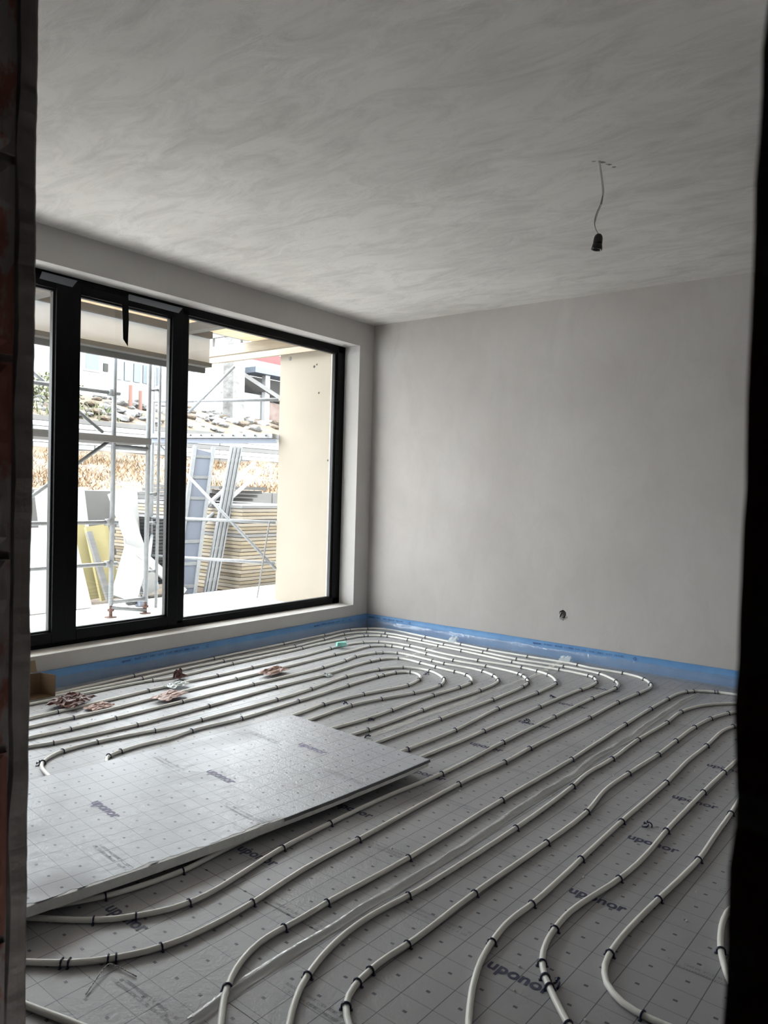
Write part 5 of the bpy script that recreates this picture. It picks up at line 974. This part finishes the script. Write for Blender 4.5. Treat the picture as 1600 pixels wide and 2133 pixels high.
lean_board('white_board', (-7.62, 5.05, TZ), (-7.80, 5.35, .52), .30, (.2, 1, 0), M_wboard, 'short white board tipped against the fanned boards', 'foam board', WG)
lean_board('white_board', (-7.62, 5.90, TZ), (-7.75, 5.32, .50), .10, (0, .5, .8), M_wboard, 'narrow white board slanting down towards the dark slabs', 'foam board', WG)
lean_board('white_board', (-7.3, 3.95, TZ), (-7.7, 3.95, .80), 1.0, (0, 1, 0), M_wboard, 'big white board leaning outside the leftmost pane', 'foam board', WG)
lean_board('dark_board', (-7.2, 3.38, TZ), (-7.62, 3.30, .80), .10, (0, 1, 0), M_dstack, 'dark narrow board beside the big white board outside the leftmost pane', 'board', None)
# bucket-like tool on the terrace
tl = empty('power_tool', (-7.05, 4.90, TZ)); tag(tl, 'small grey power tool lying on the terrace behind the scaffold', 'tool')
MB().box((-.07, -.06, .0), (.05, .06, .10)).obj('tool_body', M_alu, tl, bevel=.02)
MB().lathe([(.02, 0), (.03, .02), (.03, .09), (.015, .12)], (-.02, -.06, .05), 10, (0, -1, 0)).obj('tool_nose', M_dstack, tl)
MB().tube([(-.05, .03, .10), (-.05, .02, .14), (.03, .02, .14), (.03, .03, .10)], .012, 8).obj('tool_handle', M_dstack, tl)

# ground, bank and walls behind
def terr(x):
    pr = [(-7.46, -.14), (-11.0, -.12), (-11.25, 1.15), (-12.5, 1.45), (-14.0, 1.90), (-14.3, 1.95), (-14.35, 2.55), (-15.2, 2.95), (-16.5, 3.35), (-24, 3.6)]
    for (a, za), (c, zc) in zip(pr, pr[1:]):
        if c <= x <= a: return za + (zc - za) * (x - a) / (c - a)
    return pr[-1][1]
b = MB()
xs = [-7.46, -9, -11.0, -11.25, -11.6, -12, -12.5, -13, -13.5, -14.0, -14.3, -14.35, -14.7, -15.2, -15.8, -16.5, -20, -24]
def tf(u, v):
    i = int(round(u * (len(xs) - 1))); x = xs[i]; y = -4 + v * 32; k = .10 if x < -11.3 else .01
    return (x + .08 * ns(y * .8, x), y, terr(x) + k * ns(x * 1.3, y * 1.1, 2))
b.grid(tf, len(xs) - 1, 90); struct(b.obj('ground', M_earth), 'earth bank rising behind the terrace')
# dry grass on the bank
b = MB(); rnd = random.Random(11)
for i in range(14000):
    x = rnd.uniform(-14.0, -11.45); y = rnd.uniform(2, 20); z = terr(x); h = rnd.uniform(.02, .09); a = rnd.uniform(0, 6.28); w = .013
    b.quad((x - w * cos(a), y - w * sin(a), z - .03), (x + w * cos(a), y + w * sin(a), z - .03), (x + rnd.uniform(-.1, .1), y + rnd.uniform(-.1, .1), z + h))
o = b.obj('dry_grass', M_grass); tag(o, 'dry orange grass on the earth bank outside', 'grass', kind='stuff')
b = MB()
for i in range(500):
    x = rnd.uniform(-15.2, -14.4); y = rnd.uniform(5, 9.5); z = terr(x); h = rnd.uniform(.05, .2); a = rnd.uniform(0, 6.28); w = .03
    b.quad((x - w * cos(a), y - w * sin(a), z - .03), (x + w * cos(a), y + w * sin(a), z - .03), (x + rnd.uniform(-.1, .1), y + rnd.uniform(-.1, .1), z + h))
o = b.obj('green_grass', M_green); tag(o, 'patch of green grass on top of the far retaining wall', 'grass', kind='stuff')
# retaining wall of horizontal planks/slabs
rw = struct(MB().box((-14.36, -2, 1.6), (-14.30, 24, 1.9)).obj('retaining_wall', M_block), 'pale retaining wall of stacked slabs')
slab = {}
for r in range(7):
    for c in range(12):
        y0 = -2 + c * 2.0 + (.7 if r % 2 else 0)
        MB().box((-14.34, y0 + .01, 1.86 + r * .105), (-14.24 + .015 * random.random(), y0 + 1.99, 1.86 + r * .105 + .095)).obj('slab', (M_block, M_conc, M_plankg)[(r * 5 + c * 3) % 3], rw)
for c in range(10):
    MB().box((-11.32, 3 + c * 1.1, -.1), (-11.05 + .02 * random.random(), 3 + c * 1.1 + 1.07, 1.16 + .06 * random.random())).obj('slab', M_block, rw)
# rubble slope stones
rb = struct(MB().box((-16.6, 2, 2.4), (-16.2, 26, 3.0)).obj('rubble_bank', M_stone), 'rubble stone bank under the houses')
st = []
for k in range(5):
    bm = bmesh.new(); bmesh.ops.create_icosphere(bm, subdivisions=2, radius=1.0)
    for v in bm.verts:
        v.co *= 1 + .35 * ns(v.co.x * 1.3 + k * 7, v.co.y * 1.3, v.co.z * 1.3); v.co.z *= .7
    me = bpy.data.meshes.new('stone'); bm.to_mesh(me); bm.free(); me.materials.append((M_stone, M_block, M_stone, M_conc, M_earth)[k]); st.append(me)
for i in range(260):
    x = rnd.uniform(-16.4, -14.5); y = rnd.uniform(6, 18.5); r_ = rnd.uniform(.045, .13)
    o = mobj('stone', st[i % 5], rb, (x, y, terr(x) + r_ * .3), rnd.uniform(0, 6)); o.scale = (r_ * 1.2, r_ * 1.5, r_)
# rusty steel posts
for i, (y, h) in enumerate(((10.45, 3.62), (10.72, 3.52))):
    o = MB().tube([(-15.6, y, 1.6), (-15.62, y, h)], .045, 8).obj('rusty_post', M_rust, smooth=True); tag(o, ['left', 'right'][i] + ' one of two rusty orange steel posts on the bank', 'post', 'rusty posts')
# shrub seen through the leftmost pane
b = MB()
for i in range(900):
    a, e, r_ = rnd.uniform(0, 6.28), rnd.uniform(-1.2, 1.5), rnd.random() ** .5
    p = Vector((-15.6 + .8 * r_ * cos(a) * cos(e), 8.3 + 1.0 * r_ * sin(a) * cos(e), 3.1 + .55 * r_ * sin(e))); d1 = Vector((rnd.uniform(-1, 1), rnd.uniform(-1, 1), rnd.uniform(-1, 1))) * .06; d2 = Vector((rnd.uniform(-1, 1), rnd.uniform(-1, 1), rnd.uniform(-1, 1))) * .06
    b.quad(p, p + d1, p + d1 + d2, p + d2)
sh = empty('shrub', (-15.6, 8.3, 2.6)); tag(sh, 'loose yellow green shrub on the bank outside the leftmost pane', 'shrub')
o = b.obj('foliage', M_green, sh); o.location = -sh.location
MB().tube([(0, 0, -.1), (.02, .03, .3), (.0, .1, .6)], .03, 6).obj('stem', M_rust, sh)

# houses
def house(name, lab, parts):
    lo = parts[0][2]; r = empty(name, lo); tag(r, lab, 'house')
    last = r
    for nm, m_, a, c, par in parts:
        o = MB().box(Vector(a) - Vector(lo), Vector(c) - Vector(lo)).obj(nm, m_, r)
    return r
house('white_house', 'white rendered house with a blue window behind the scaffold', [
    ('wall', M_white, (-20.0, 2.0, 2.6), (-16.9, 10.7, 5.2), 0), ('window_frame', M_white, (-16.9, 9.98, 4.0), (-16.86, 10.44, 4.75), 0), ('window', M_wind, (-16.9, 10.03, 4.05), (-16.85, 10.38, 4.70), 0),
    ('vent', M_shade, (-16.9, 10.52, 4.05), (-16.86, 10.64, 4.25), 0), ('cornice', M_block, (-16.92, 2.0, 4.52), (-16.88, 10.7, 4.56), 0), ('plinth', M_block, (-16.92, 2, 2.6), (-16.85, 10.7, 3.30), 0)])
hb2 = [('wall', M_white, (-21.0, 10.9, 2.6), (-17.4, 13.7, 5.2), 0)]
for r in range(2):
    for c in range(5):
        hb2.append(('window', M_winp, (-17.4, 11.15 + c * .28, 3.98 + r * .55), (-17.36, 11.15 + c * .28 + .20, 3.98 + r * .55 + .48), 0))
house('white_house', 'white house with a row of pale cyan windows between the scaffold posts', hb2)
pil = MB().box((-15.75, 13.35, 2.5), (-15.35, 13.75, 5.6)).obj('stone_pillar', M_stone); tag(pil, 'weathered stone pillar at the corner of the gabled shed', 'pillar')
gs = empty('gabled_shed', (-16, 14.6, 2.6)); tag(gs, 'white gabled shed with blue sheet eaves and red roof beside the wing wall', 'shed')
gl_ = gs.location
def gp(name, m_, lo, hi): return MB().box(Vector(lo) - gl_, Vector(hi) - gl_).obj(name, m_, gs)
gp('wall', M_white, (-16.3, 13.8, 2.6), (-16.1, 15.2, 3.95)); gp('wall', M_white, (-16.5, 13.8, 3.9), (-16.3, 14.6, 5.2))
gp('dark_bay', M_shade, (-16.6, 14.5, 3.7), (-16.4, 18, 4.5)); gp('post', M_white, (-16.05, 15.03, 2.7), (-15.9, 15.20, 4.55))  # bay is a solid box, its shade painted as dark colour
gp('brick_pier', M_rbrick, (-16.2, 15.25, 2.6), (-15.95, 18, 3.75)); gp('blue_eaves', M_blueroof, (-16.3, 14.45, 4.50), (-15.7, 18, 4.66))
gp('red_roof', M_redroof, (-17.5, 14.75, 4.95), (-16.6, 18, 5.3)); gp('upper_wall', M_white, (-16.9, 14.3, 4.6), (-16.5, 18, 5.0))
MB().bar(Vector((-16.0, 13.8, 4.52)) - gl_, Vector((-16.0, 17.0, 3.40)) - gl_, .12, .35, (0, 0, 1)).obj('sloped_roof_edge', M_block, gs)
